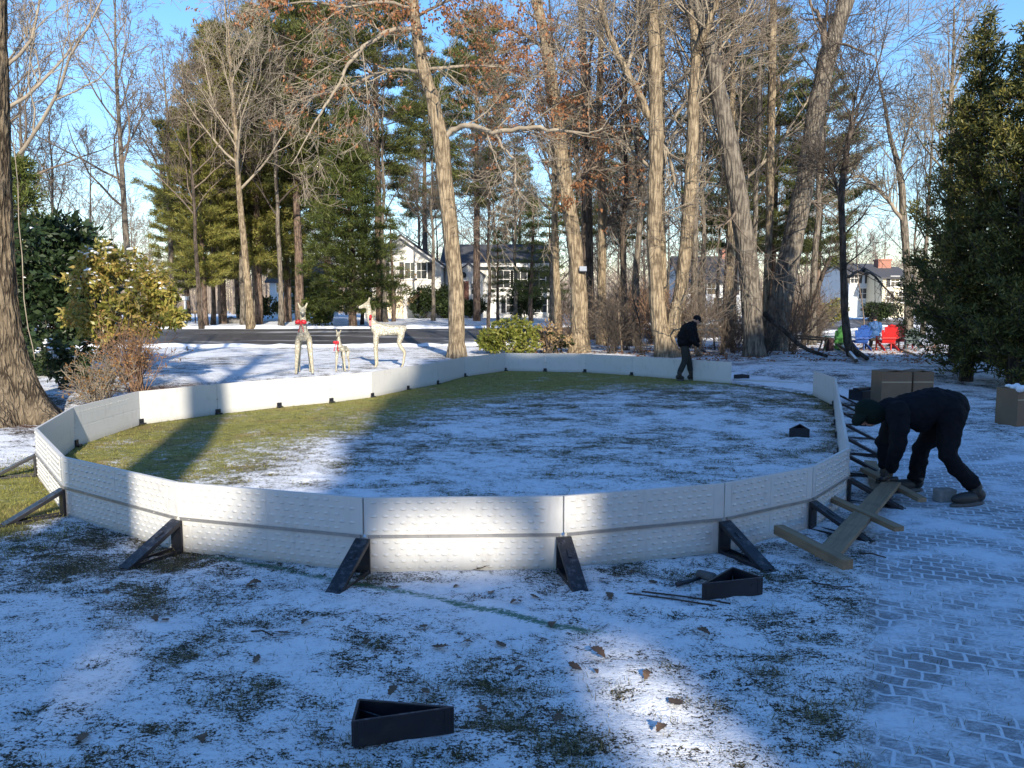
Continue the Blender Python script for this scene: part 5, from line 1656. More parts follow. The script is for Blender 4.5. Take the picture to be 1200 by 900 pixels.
more(0, 338, 57, 5.0, 1.02, 'olive pine partly hidden behind the dark spruce on its left')
more(1, 283, 62, 3.0, 1.05, 'olive pine at the back between the two front pines')
more(2, 352, 50, 2.2, .95, 'dark pine close behind the left edge of the spruce')
more(2, 500, 90, 3.2, 1.25, 'tall pine behind the white house gable')
more(2, 385, 60, 1.0, 1.0, 'dark high-crowned pine between the olive pines and the spruce top')
more(2, 560, 60, 4.1, .98, 'high-crowned dark pine right of the big leafy oak')
more(3, 610, 92, 2.2, .9, 'dark pine behind the white house roof')
more(3, 905, 53, 1.7, .98, 'dark layered pine between the two leaning oak trunks')
more(3, 955, 50, 3.4, .80, 'dark layered pine right of the leaning oak')
more(2, 675, 66, 5.2, .8, 'pine behind the brown-leaved oak trunk')
more(2, 730, 72, .7, .75, 'distant pine behind the wood left of the twin oak')
sp = pine(31, 12.6, .22, .09, 7.4, M['spruce'], k=26, shape='spruce', nlen=.28, nw=.045, whorl=.42, sag=.03, name='spruce_tree')
place(sp, 414, 44, 0, 1.0, 'dense dark green spruce with a bare brown trunk foot standing across the road')
hm_ = pine(32, 9.5, .17, .22, 4.6, M['spruce'], k=14, shape='spruce', nlen=.26, nw=.045, whorl=.75, sag=.12, dens=.7, name='hemlock_tree')
place(hm_, 622, 56, 0, 1.0, 'loose green hemlock standing in front of the right half of the white house')
c = copy_tree(hm_); place(c, 584, 62, 2, .8, 'thin green hemlock left of the loose one in front of the white house')
c = copy_tree(hm_); place(c, 645, 60, 4, .95, 'green hemlock at the right end of the white house')
c = copy_tree(hm_); place(c, 462, 58, 3, .9, 'green hemlock in front of the garage wing right of the dark spruce')
c = copy_tree(sp); place(c, 355, 66, 2, .55, 'small dark spruce behind the pale blue house corner')

# cedars at the right edge
def cedar(seed, H, wd):
    rng = random.Random(seed)
    e = bpy.data.objects.new('cedar_tree', None); COL.objects.link(e)
    tr = MB(); tr.tube([(0, 0, -.1), (.05, 0, H*.5), (0, .04, H)], [.17, .10, .02], 9); tr.build('trunk', M['bark_dark'], e)
    cen = []; dr_ = []; br_ = MB()
    z = .25
    while z < H:
        t = z/H; w_ = wd*.5*(1-t)**.62*(1.0-.25*max(0, .12-t)/.12)
        for b in range(3):
            a = rng.uniform(0, 2*PI); L = w_*rng.uniform(.35, 1.35)
            p0 = Vector((0, 0, z)); p1 = Vector((math.cos(a)*L*.6, math.sin(a)*L*.6, z+L*.12)); p2 = Vector((math.cos(a)*L, math.sin(a)*L, z+L*.55))
            br_.tube([p0, p1, p2], [.022, .014, .007], 3, cap=False)
            for s_ in range(int(2+L*5.5)):
                u = rng.random()**.6
                q = p0.lerp(p1, u*2) if u < .5 else p1.lerp(p2, (u-.5)*2)
                cen.append((q.x+rng.gauss(0, .10), q.y+rng.gauss(0, .10), q.z+rng.gauss(.04, .12)))
                dr_.append((math.cos(a)*.6, math.sin(a)*.6, .55))
        z += rng.uniform(.06, .13)
    br_.build('branches', M['twig_dark'], e)
    needles(cen, dr_, 22, .14, .018, .07, M['cedar'], 'foliage', e, .1, True)
    return e
cd = cedar(41, 8.9, 3.1)
place(cd, 1134, 19.5, 0, 1.0, 'dark cedar nearest the rink at the right edge of the wood')
c = copy_tree(cd); place(c, 1190, 18.2, 2, .95, 'dark cedar at the right edge behind the snow-topped box')
c = copy_tree(cd); place(c, 1222, 19.0, 4, 1.12, 'tall cedar half cut by the right picture edge')
c = copy_tree(cd); place(c, 1118, 23.5, 1, .9, 'golden-topped cedar behind the nearest one')
c = copy_tree(cd); place(c, 1270, 17.5, 1, 1.05, 'cedar just outside the right picture edge')

# ---- generic bare trees
V_b = [bare_tree(51, 18, .20, 'bark_grey', 'twig', nlimb=17, nch=(7, 6, 4), limbL=.34), bare_tree(52, 20, .24, 'bark_oak', 'twig_pale', (.03, 0), nlimb=17, nch=(7, 6, 4)),
       bare_tree(53, 16, .15, 'bark_dark', 'twig', (-.03, 0), nlimb=14, nch=(7, 6, 4)), bare_tree(54, 19, .18, 'bark_grey', 'twig_dark', nlimb=15, nch=(6, 6, 4), cstart=.35),
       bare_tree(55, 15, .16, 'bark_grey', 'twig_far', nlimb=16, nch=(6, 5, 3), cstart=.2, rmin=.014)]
used_b = [False]*5
def bt(v, px, Yd, rz, s, label, group=None, sz=None):
    if used_b[v]: c = copy_tree(V_b[v])
    else: c = V_b[v]; used_b[v] = True
    return place(c, px, Yd, rz, s, label, group=group, sz=sz)
bt(0, 68, 42, 0, .68, 'slender bare tree with round crown left of the rhododendron')
bt(1, 4, 27, 1, .98, 'big pale bare tree behind the old trunk at the left edge', sz=.9)
bt(1, -55, 33, 2.5, 1.0, 'bare tree just outside the left picture edge')
bt(0, 28, 36, 2.2, .95, 'dense-twigged bare tree in the upper left between the old trunk and the slender tree')
bt(3, 40, 50, 1.2, .95, 'grey bare tree far behind the old trunk, crown against the blue sky')
bt(0, 150, 40, 5.0, 1.0, 'bare tree rising left of the olive pines, branches spread against the sky')
bt(2, 110, 58, 4.2, .85, 'thin-crowned bare tree above the rhododendron')
bt(1, 296, 43, 3.3, .95, 'pale bare tree with spreading limbs in front of the left pines')
bt(2, 240, 43, .4, .95, 'thin trunk leaning left beside the mailbox')
bt(3, 508, 60, 2.6, .9, 'grey bare tree in front of the gable wing of the white house')
bt(0, 603, 58, 4, .8, 'bare tree before the middle of the white house')
bt(3, 330, 47, 2, .95, 'straight grey bare tree between the left pines and the spruce')
bt(2, 570, 36, 2, .66, 'small dark forked tree in front of the white house door')
bt(1, 1112, 38, 2, .86, 'pale bare tree rising behind the cedars')
bt(3, 1080, 44, 1, .8, 'grey bare tree left of the cedar tops')
for k in range(18):
  if not 970 < 640+430*(k+.5)/18+(k*37 % 11) < 1075: bt(4, 640+430*(k+.5)/18+(k*37 % 11), 78+(k*13 % 14), k*1.3, 1.05, 'twiggy bare tree behind the wood on the far side of the road', 'twiggy trees beyond the road')
for k in range(9): bt(4, 70+45*k, 80+(k*13 % 14), k*1.7, .9, 'twiggy bare tree behind the left pines', 'twiggy trees behind the left pines')
r = random.Random(77)
GW = 'bare trees of the wood behind the rink'
LW = 'bare tree in the dense wood behind the rink'
spots = []
for k in range(34):
    px_ = 640+430*(k+.5)/34+r.uniform(-6, 6); Yw = r.choice((32, 35, 38, 42, 47, 55, 62, 70))+r.uniform(-1, 1)
    x_ = (px_-600)*Yw/901
    s0 = float(yn(np.array(x_)))
    if s0-.8 < Yw < s0+ROADW+.8: Yw = s0-2.0 if (k % 2) else s0+ROADW+2
    if 975 < px_ < 1065 and Yw > 33: continue
    if 895 < px_ < 1000 and k % 2: continue
    bt(k % 5 if k % 5 != 4 else 3, px_, Yw, r.uniform(0, 6.28), r.uniform(.55, 1.1), LW, GW)
GL_ = 'bare trees among the pines across the road'
for k in range(14):
    px_ = 200+420*(k+.5)/14+r.uniform(-12, 12); Yw = r.choice((50, 56, 64, 70))
    if 470 < px_ < 660: Yw = 84
    bt((0, 2, 3)[k % 3], px_, Yw, r.uniform(0, 6.28), r.uniform(.75, 1.05), 'bare tree among the pines across the road', GL_)
GF = 'far bare trees on the horizon'
for k in range(64):
    px_ = -120+1440*(k+.5)/64+r.uniform(-10, 10); Yw = r.uniform(98, 165)
    if Yw < 110 and px_ > 780 : Yw += 25
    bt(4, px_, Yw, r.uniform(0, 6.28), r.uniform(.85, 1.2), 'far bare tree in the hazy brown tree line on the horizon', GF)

# ---- the individual trees near the rink
def main_tree(name, label, trunk, limbs, mat, twigm, seed, ntw=26, leaves=None, sides=16, twL=2.2, ext=None, flare=1.35, Yb=None, twf=.35):
    rng = random.Random(seed)
    px0, py0 = trunk[0][0], trunk[0][1]
    g_ = G(px0, py0); Y0 = Yb or g_.y
    base = P(px0, py0, Y0); base.z = tzf(base.x, Y0)
    e = empty(name, base, label, 'tree')
    tr = MB(); cr = MB(); tr2 = MB(); tips = []
    def pl(lst):
        pts = []; rad = []
        for it in lst:
            px_, py_, w_ = it[:3]; dy = it[3] if len(it) > 3 else 0
            pts.append(P(px_, py_, Y0+dy)-base); rad.append(w_*.455*(Y0+dy)/901)
        return pts, rad
    def refine(pts, rad, k=3, j=.0):
        P2 = []; R2 = []
        for i in range(len(pts)-1):
            for s_ in range(k):
                t = s_/k
                p = pts[i].lerp(pts[i+1], t)
                if j and s_: p = p+Vector((rng.gauss(0, j), rng.gauss(0, j), rng.gauss(0, j)))
                P2.append(p); R2.append(rad[i]*(1-t)+rad[i+1]*t)
        P2.append(pts[-1]); R2.append(rad[-1])
        return P2, R2
    pts, rad = pl(trunk)
    pts[0].z = -.25; rad[0] *= flare
    if ext:
        d = (pts[-1]-pts[-2]).normalized(); 
        for k in range(3):
            d = (d+Vector((rng.gauss(0, .08), rng.gauss(0, .08), .1))).normalized()
            pts.append(pts[-1]+d*ext/3); rad.append(rad[-1]*.62)
    p2, r2 = refine(pts, rad, 4, .008)
    r2 = [q*(1+rng.uniform(-.04, .04)) for q in r2]
    # flare between foot and first node
    tr.tube(p2, r2, sides)
    nb = len(tr.v); wob = []
    for i, v in enumerate(tr.v):
        k = i % sides; rr_ = i//sides
        f = 1+.05*math.sin(k*1.9+rr_*.35)+.035*math.sin(k*3.1-rr_*.8)
        c_ = p2[min(rr_, len(p2)-1)]
        tr.v[i] = (c_.x+(v[0]-c_.x)*f, c_.y+(v[1]-c_.y)*f, v[2])
    src = []
    for L_ in limbs:
        q, rd = pl(L_); q, rd = refine(q, rd, 3, .025)
        (tr2 if max(it[2] for it in L_) >= 9 else cr).tube(q, [v_*.85 for v_ in rd] if max(it[2] for it in L_) < 9 else rd, 12); src.append((q, rd, 1.0))
    src.append((p2, r2, twf))
    for q, rd, wt in src:
        m_ = int(ntw*wt*1.7)
        for k in range(m_):
            t = rng.uniform(.30 if wt < 1 else .15, 1); f = t*(len(q)-1); i = min(len(q)-2, int(f)); c_ = q[i].lerp(q[i+1], f-i)
            if c_.z < 3.0 and rng.random() < .75: continue
            d = rdir((q[i+1]-q[i]).normalized(), rng.uniform(.5, 1.2), rng)
            grow(cr, c_, d, twL*rng.uniform(.5, 1.3)*(1.2-.4*t), min(.035, rd[i]*.35), 2, 4, rng, (0, 0, 6, 4), .03, .17, (.4, 1.0), .0065, .55, tips)
    if ext:
        for k in range(9):
            t = rng.uniform(.75, 1); i = int(t*(len(p2)-2)); c_ = p2[i]
            d = rdir(Vector((0, 0, 1)), rng.uniform(.5, 1.0), rng)
            grow(cr, c_, d, 3.6*rng.uniform(.7, 1.2), r2[i]*.5, 1, 3, rng, (0, 6, 4), .03, .14, (.4, 1.0), .008, .55, tips)
    tr.build('trunk', M[mat], e); cr.build('limbs', M[twigm], e)
    if tr2.v: tr2.build('second_stem', M[mat], e)
    if leaves:
        cen = []; drs = []
        for c_, d in tips:
            z_ = c_.z+base.z
            if rng.random() < leaves[0] and z_ > leaves[1]: cen.append(tuple(c_)); drs.append((d.x, d.y, d.z-.5))
        for (px_, py_, dy, nn_, sp_) in leaves[2]:
            for j in range(nn_):
                c_ = P(px_+rng.gauss(0, sp_), py_+rng.gauss(0, sp_*.6), Y0+dy+rng.gauss(0, .5))-base
                cen.append(tuple(c_)); drs.append((0, 0, -.6))
        if cen: needles(cen, drs, 9, .13, .035, .09, M['oakleaf'], 'dead_leaves', e, -.4, True)
    return e
main_tree('oak_tree', 'big oak with brown dead leaves left of centre just behind the rink wall',
          [(535, 419, 24), (535, 400, 21), (535, 340, 20), (528, 270, 20), (521, 210, 20), (517, 165, 19), (508, 120, 17), (496, 80, 15), (488, 40, 13), (484, 0, 12)],
          [[(522, 165, 8), (530, 152, 8), (545, 147, 7.5, -.3), (560, 149, 7, -.5), (578, 156, 7, -.8), (600, 153, 6.5, -1), (625, 149, 6, -1.2), (650, 152, 5, -1.4), (690, 157, 3, -1.6), (706, 150, 2, -1.8)],
           [(580, 156, 4, -.8), (595, 178, 3.5, -.9), (604, 190, 3, -1), (603, 215, 3, -1), (612, 232, 2, -1.1), (630, 242, 1.2, -1.3)],
           [(486, 35, 7), (465, 34, 7, -.5), (445, 42, 6.5, -.8), (425, 55, 6, -1.2), (408, 75, 5, -1.5), (398, 98, 4, -1.8), (380, 125, 3.5, -2), (368, 145, 2.5, -2), (352, 175, 1.8, -2.2), (340, 195, 1, -2.3)],
           [(500, 84, 5), (475, 82, 5, .5), (450, 82, 5, .8), (430, 92, 4.5, 1), (412, 99, 4, 1.2), (385, 105, 3, 1.5), (360, 118, 2, 1.5)],
           [(488, 84, 5), (515, 80, 4.5, .4), (545, 77, 4, .6), (575, 78, 3, .8), (610, 80, 2, 1)],
           [(486, 20, 5), (510, 8, 4, -.5), (540, -8, 4, -1), (570, -20, 3, -1)],
           [(484, 10, 5), (450, 2, 5, -1), (410, 8, 4, -1.5), (370, 2, 3, -2), (330, 5, 2, -2.2), (305, -4, 1.2, -2.3)]],
          'bark_oak', 'twig_pale', 101, 9, (.16, 7.5, [(470, 12, -1, 34, 16), (440, 4, -1, 22, 22), (520, 10, -.5, 34, 16), (545, 28, .5, 14, 10), (575, 72, .8, 22, 16), (380, 5, -2, 30, 26), (330, 4, -2.2, 16, 12), (600, 20, -1, 26, 20), (620, 72, .8, 14, 12)]), ext=4.5)
main_tree('oak_tree', 'straight pale oak with bark burls, brown leaves and a floodlight on its trunk',
          [(679, 413, 25), (679, 390, 22), (679, 350, 21), (675, 300, 19), (668, 250, 18), (660, 200, 18), (653, 140, 16), (645, 90, 15), (638, 40, 13), (628, 0, 12)],
          [[(652, 140, 6), (668, 130, 5), (690, 122, 4, .5), (705, 110, 2.5, .8)], [(665, 225, 5), (680, 205, 4, .3), (700, 195, 3, .6)], [(640, 60, 6), (615, 40, 5, .4), (590, 30, 3, .8)], [(655, 170, 5), (635, 155, 3, -.4), (615, 150, 2, -.6)]],
          'bark_oak', 'twig', 102, 12, (.18, 5.0, [(662, 235, 0, 20, 7), (650, 120, 0, 22, 8), (672, 115, .3, 20, 9), (600, 60, .5, 14, 12), (680, 215, .3, 16, 9), (640, 30, 0, 14, 12), (588, 78, 0, 12, 10)]), ext=4)
main_tree('oak_tree', 'twin-stemmed oak whose two pale stems part just above the shaded foot',
          [(783, 418, 30), (778, 398, 26), (773, 384, 21), (769, 340, 18), (766, 280, 18), (768, 220, 18), (769, 160, 17), (768, 90, 16), (766, 40, 15), (764, 0, 14)],
          [[(768, 385, 15), (783, 396, 18), (790, 384, 18), (797, 345, 17), (804, 290, 17), (809, 220, 16), (812, 160, 15), (814, 100, 14), (815, 50, 13), (812, 0, 12), (808, -60, 9)],
           [(762, 140, 9), (750, 112, 8.5), (738, 92, 8), (728, 70, 7.5), (716, 45, 7), (706, 15, 6), (700, -20, 5)], [(735, 82, 5), (742, 50, 4.5, .4), (748, 20, 4, .6), (745, -15, 3, .8)],
           [(728, 72, 4), (712, 58, 3.5, -.5), (695, 36, 3, -.8), (680, 34, 2, -1)], [(770, 160, 6), (785, 185, 5, .5), (795, 230, 4, .8), (780, 120, 3, 1)][:3],
           [(812, 70, 8), (822, 50, 9, -.5), (832, 25, 8, -.8), (840, 0, 7, -1), (846, -30, 6, -1.2)], [(813, 45, 8), (808, 20, 8, .3), (798, 0, 7, .5)]],
          'bark_oak', 'twig_pale', 103, 10, None, ext=4)
main_tree('oak_tree', 'thick leaning grey oak with knots right of the walking person',
          [(884, 418, 30), (883, 395, 26), (880, 350, 25), (876, 300, 25), (868, 250, 24), (860, 200, 23), (850, 150, 22), (842, 110, 21), (836, 75, 20), (826, 35, 17), (812, 0, 15)],
          [[(846, 130, 9), (842, 90, 8, .5), (838, 50, 7, .8), (833, 0, 6, 1)], [(866, 240, 4), (850, 262, 3, -.6), (838, 268, 2, -1)], [(838, 90, 6), (862, 60, 5, -.5), (880, 35, 3, -.8)]],
          'bark_grey', 'twig', 104, 5, None, ext=5, flare=1.1)
main_tree('oak_tree', 'thickest grey oak leaning right with broken branch stubs, right of the knotty one',
          [(906, 411, 34), (910, 385, 29), (919, 330, 27), (930, 280, 26), (938, 240, 25), (943, 215, 24), (950, 170, 22), (958, 120, 22), (968, 75, 21), (980, 35, 20), (992, 0, 18)],
          [[(968, 55, 8), (966, 35, 7), (960, 20, 5, .3), (950, 5, 4, .5), (944, -15, 3, .8)], [(940, 240, 9), (951, 236, 6), (955, 238, 3)], [(972, 48, 5), (990, 52, 4, -.6), (1010, 60, 3, -1), (1025, 66, 1.5, -1.3)]],
          'bark_grey', 'twig', 105, 4, None, ext=5, flare=1.1)
main_tree('oak_tree', 'thin straight pale trunk between the two leaning oaks',
          [(897, 408, 11), (898, 350, 9), (902, 250, 9), (904, 150, 10), (905, 60, 10), (906, 0, 9)], [[(904, 60, 4), (890, 30, 3), (875, 10, 2)]], 'bark_oak', 'twig', 106, 12, None, ext=5, Yb=31)
main_tree('bare_tree', 'dark thin tree in front of the garden chairs',
          [(1003, 418, 17), (993, 400, 11), (990, 370, 9), (988, 300, 8), (986, 230, 8), (992, 180, 7), (997, 150, 5)],
          [[(986, 240, 5), (978, 210, 4), (975, 195, 3)], [(990, 195, 4), (1000, 150, 3, .3), (1010, 110, 2, .5)], [(990, 325, 5), (1005, 318, 4, .3), (1020, 320, 3, .5), (1035, 335, 2.5, .8), (1050, 352, 2, 1)]],
          'bark_dark', 'twig_dark', 107, 22, None, ext=2, twL=1.8, flare=1.0)
main_tree('bare_tree', 'thin bare tree arching left in front of the sunlit house',
          [(1066, 385, 9), (1064, 330, 9), (1060, 270, 9), (1057, 220, 8), (1052, 190, 7), (1044, 165, 5), (1038, 130, 4), (1030, 90, 2)],
          [[(1060, 262, 6), (1045, 240, 5), (1030, 222, 4.5), (1012, 208, 4), (1000, 207, 2.5)], [(1054, 195, 4), (1062, 160, 3), (1075, 120, 2)]], 'bark_grey', 'twig_pale', 108, 22, None, ext=2.5, Yb=40, twL=2.6)
main_tree('oak_tree', 'slim grey tree left of the twin oak',
          [(705, 405, 12), (705, 340, 11), (706, 260, 11), (704, 180, 10), (702, 120, 9), (704, 60, 7), (706, 0, 6)],
          [[(706, 155, 6), (720, 140, 5), (735, 128, 4), (750, 124, 3)], [(706, 270, 5), (716, 255, 4), (724, 235, 3)]], 'bark_oak', 'twig', 109, 16, None, ext=4, Yb=36)
main_tree('bare_tree', 'thin dark trunk just right of the floodlight oak',
          [(692, 400, 10), (691, 320, 10), (690, 240, 9), (687, 160, 9), (684, 80, 9), (681, 0, 8)], [[(690, 200, 4), (700, 170, 3), (712, 150, 2)]], 'bark_dark', 'twig_dark', 110, 14, None, ext=4, Yb=38)
main_tree('bare_tree', 'small dark leaning tree beside the bench frame',
          [(938, 408, 8), (946, 385, 7), (955, 350, 6), (965, 318, 5), (975, 300, 3)], [[(948, 380, 3), (940, 350, 3), (936, 320, 2)]], 'bark_dark', 'twig_dark', 111, 22, None, twL=1.4, flare=1.0)
# floodlight strapped to the pale oak
Yt = G(679, 413).y
p = P(681, 316, Yt); e = empty('floodlight', p+Vector((.04, -.34, 0)), 'small grey floodlight strapped to the pale oak trunk', 'floodlight')
mb = MB(); mb.box((0, 0, 0), (.27, .12, .19), Matrix.Rotation(-.45, 3, 'X')); mb.build('housing', M['lamp'], e, bevel=.012)
mb = MB(); mb.box((0, -.062, -.028), (.23, .012, .15), Matrix.Rotation(-.45, 3, 'X')); mb.build('lens', M['glass'], e)
mb = MB(); mb.bar((0, .04, -.03), (0, .26, -.10), .04, .02); mb.build('bracket', M['black'], e)

# ---- the old tree at the left edge with its flared foot
def old_tree():
    Yd = G(30, 492).y
    rows = 260; sides = 72
    ctr = [(515, 22, 118), (492, 21, 98), (470, 18, 72), (450, 14, 60), (420, 7, 50), (390, 3, 42), (350, 0, 38), (300, -3, 35), (250, -4, 33), (150, -6, 31), (0, -9, 28), (-140, -14, 26)]
    base = P(22, 492, Yd); base.z = tzf(base.x, Yd)
    ys = np.array([c[0] for c in ctr], float); 
    zz = np.array([P(c[1], c[0], Yd).z for c in ctr]); xx = np.array([P(c[1], c[0], Yd).x for c in ctr]); ww = np.array([c[2]*.5*Yd/901 for c in ctr])
    z = np.concatenate([np.linspace(base.z-.25, base.z+2.2, 150), np.linspace(base.z+2.22, zz[-1], rows-150)])
    xc = np.interp(z, zz, xx); w = np.interp(z, zz, ww)
    th = np.linspace(0, 2*PI, sides, endpoint=False)
    T_, Z_ = np.meshgrid(th, z); Wm = np.repeat(w[:, None], sides, 1); Xc = np.repeat(xc[:, None], sides, 1)
    hgt = Z_-base.z
    root = np.exp(-np.clip(hgt, -.3, 9)/.42)
    lob = 1+root*.28*np.cos(T_*5+.9)+.05*np.cos(T_*3+1)
    u = T_*7; 
    rid = np.abs(vnoise((u*2.2+.8*vnoise(u, Z_*2, 3))%1000, Z_*1.7, 7)-.5)*2
    rid2 = vnoise(u*5, Z_*6, 9)
    R_ = Wm*lob+(.035*np.clip(rid*1.6, 0, 1)+.012*rid2-.03)
    V = np.stack([Xc+R_*np.cos(T_)-base.x, R_*np.sin(T_)*.95, Z_-base.z], 2).reshape(-1, 3)
    i = np.arange(len(z)-1)[:, None]*sides; j = np.arange(sides)[None, :]
    F_ = np.stack([i+j, i+(j+1) % sides, i+sides+(j+1) % sides, i+sides+j], 2).reshape(-1, 4)
    e = empty('old_maple', (base.x, Yd, base.z), 'massive rough-barked tree with flared roots at the left edge', 'tree')
    np_mesh('trunk', V, F_, M['bark_near'], e, smooth=True)
    cr = MB(); rng = random.Random(5)
    for (py_, dx, dz, L) in ((-60, .6, .6, 4), (-100, -.5, .7, 4), (40, -.9, .5, 4), (-20, .2, .9, 5), (-130, 0, 1, 4)):
        zt = P(0, py_, Yd).z; q = Vector((float(np.interp(zt, zz, xx))-base.x, 0, zt-base.z))
        grow(cr, q, Vector((dx, rng.uniform(-.6, .6), dz)).normalized(), L, .14, 1, 4, rng, (0, 6, 5, 4), .04, .14, (.4, .95), .006, .55)
    cr.build('limbs', M['twig'], e)
    # hanging vine on the trunk side
    mb = MB(); pts = [P(14, 150, Yd-.6), P(21, 215, Yd-.6), P(22, 262, Yd-.6), P(26, 300, Yd-.6), P(28, 350, Yd-.7), P(33, 385, Yd-.7), P(38, 405, Yd-.7), P(41, 422, Yd-.7)]
    mb.tube([q-Vector((base.x, Yd, base.z)) for q in pts], .007, 5); mb.build('vine', M['twig_pale'], e)
old_tree()

# ---- shrubs
def leaf_cloud(name, blobs, mat, k, ln, wd, parent=None, spread=.05, up=.1, ncl=60, droop=0, seed=0):
    rng = random.Random(seed); cen = []; drs = []
    for (x, y, z, rx_, ry_, rz_) in blobs:
        for i in range(ncl):
            v = Vector((rng.gauss(0, 1), rng.gauss(0, 1), rng.gauss(0, 1))).normalized()*rng.uniform(.62, 1.0)
            cen.append((x+v.x*rx_, y+v.y*ry_, z+v.z*rz_)); drs.append((v.x, v.y, v.z*.6-droop))
    return needles(cen, drs, k, ln, wd, spread, mat, name, parent, up, True), cen
def shrub(name, px, py, label, blobs, mat, k, ln, wd, stems=8, snow=0, cat='shrub', seed=1, ncl=60, spread=.05, up=.1, twig='twig_dark', Yb=None, droop=0):
    g_ = G(px, py)
    if Yb: g_ = P(px, py, Yb); g_.z = tzf(g_.x, Yb)
    e = empty(name, g_, label, cat)
    rng = random.Random(seed)
    _, cen = leaf_cloud('foliage', blobs, mat, k, ln, wd, e, spread, up, ncl, droop, seed)
    mb = MB()
    for i in range(stems):
        b_ = rng.choice(blobs); t = Vector(b_[:3])+Vector((rng.gauss(0, b_[3]*.4), rng.gauss(0, b_[4]*.4), b_[5]*.3))
        s_ = Vector((rng.gauss(0, .12), rng.gauss(0, .12), -.05)); m_ = s_.lerp(t, .5)+Vector((rng.gauss(0, .1), rng.gauss(0, .1), .05))
        mb.tube([s_, m_, t], [.028, .018, .008], 5, cap=False)
    for c in rng.sample(cen, min(len(cen), stems*8)):
        b_ = min(blobs, key=lambda q: (q[0]-c[0])**2+(q[1]-c[1])**2+(q[2]-c[2])**2)
        mb.tube([Vector(b_[:3]), Vector(c)], [.010, .004], 3, cap=False)
    mb.build('stems', M[twig], e)
    if snow:
        mb = MB(); top = sorted(cen, key=lambda c: -c[2])[:int(len(cen)*.45)]
        for i in range(snow):
            c = rng.choice(top); s_ = rng.uniform(.025, .075)
            mb.ell((c[0], c[1], c[2]+.03), (s_*1.3, s_*1.1, s_*.45), 8, 5, Matrix.Rotation(rng.uniform(-.4, .4), 3, 'Y'))
        tag(mb.build('snow_cap', M['snow'], e), kind='stuff')
    return e
# sunlit rhododendron: blobs in metres round its base
yy = 17.0
def bl(px, py, r, base_px, base_z, Yd, dy=0, fl=.8):
    p = P(px, py, Yd+dy); b_ = P(base_px, 420, Yd)
    return (p.x-b_.x, dy, p.z-base_z, r, r, r*fl)
bz = tzf(P(140, 420, 17).x, 17)
rb_ = [bl(a, b, r_, 140, bz, 17, d) for a, b, r_, d in ((120, 300, .42, 0), (150, 310, .42, .2), (178, 325, .38, 0), (192, 345, .32, -.1), (100, 330, .38, -.2), (135, 335, .50, .1), (165, 350, .45, -.2), (145, 365, .48, 0), (95, 368, .36, -.3), (120, 385, .38, 0), (170, 380, .35, .1), (205, 372, .22, -.3), (188, 365, .28, .0), (110, 310, .3, .3))]
shrub('rhododendron_bush', 140, 432, 'tall olive and bronze rhododendron with snow on top, left beside the old tree', rb_, M['rhodo'], 9, .15, .030, 14, 110, seed=3, ncl=58, spread=.045, up=-.15, droop=.3, Yb=17)
db = [bl(a, b, r_, 60, bz, 19, d) for a, b, r_, d in ((40, 290, .9, 0), (75, 280, .7, .4), (95, 300, .7, .6), (60, 320, .9, 0), (30, 340, .9, 0), (85, 350, .9, .3), (55, 380, .9, -.2), (95, 400, .8, .2), (30, 410, .8, 0), (70, 430, .6, 0), (110, 330, .6, 1.0), (130, 380, .7, 1.2))]
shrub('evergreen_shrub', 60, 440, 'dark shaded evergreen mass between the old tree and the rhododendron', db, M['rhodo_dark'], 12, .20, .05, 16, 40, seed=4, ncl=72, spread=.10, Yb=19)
hs = pine(35, 5.6, .12, .15, 3.4, M['spruce'], k=16, shape='spruce', nlen=.2, nw=.035, whorl=.4, sag=.1, name='hemlock_tree')
place(hs, 40, 20, 0, 1, 'small dark hemlock behind the old tree at the left')
lb = [bl(a, b, r_, 62, bz, 15.6, d) for a, b, r_, d in ((55, 410, .30, 0), (75, 420, .28, .1), (62, 432, .30, -.1), (88, 440, .2, 0))]
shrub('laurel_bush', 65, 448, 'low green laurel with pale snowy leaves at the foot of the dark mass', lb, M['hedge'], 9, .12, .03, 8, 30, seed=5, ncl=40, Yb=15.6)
# barberry and twiggy shrub behind the left wall
def twig_bush(name, px, py, label, H, W_, n, mat, leafm=None, seed=1, Yb=None, leafp=.4, rmin=.0035, lr=.05, group=None, cat='shrub'):
    rng = random.Random(seed); g_ = G(px, py)
    if Yb: g_ = P(px, py, Yb); g_.z = tzf(g_.x, Yb)
    e = empty(name, g_, label, cat, group)
    mb = MB(); tips = []
    for i in range(n):
        a = rng.uniform(0, 2*PI); t = rng.uniform(.1, 1)
        d = Vector((math.cos(a)*t*W_/H, math.sin(a)*t*W_/H, 1)).normalized()
        grow(mb, Vector((rng.gauss(0, .08), rng.gauss(0, .08), -.02)), d, H*rng.uniform(.6, 1.15), .011, 2, 4, rng, (0, 0, 5, 3), .01, .15, (.3, .9), rmin, .5, tips)
    mb.build('twigs', M[mat], e)
    if leafm:
        cen = [tuple(t[0]) for t in tips if rng.random() < leafp]; drs = [(0, 0, 0)]*len(cen)
        needles(cen, drs, 4, lr, lr*.3, .03, M[leafm], 'leaves', e, 0, True)
    return e
twig_bush('barberry_bush', 118, 466, 'twiggy rust-coloured barberry bush behind the left corner of the wall', .95, .62, 46, 'twig_pale', 'rust', 6, 13.8, .30)
twig_bush('barberry_bush', 160, 447, 'loose reddish twiggy bush between the rhododendron and the wall', 1.25, .75, 44, 'twig_red', 'rust', 7, 15.5, .42)
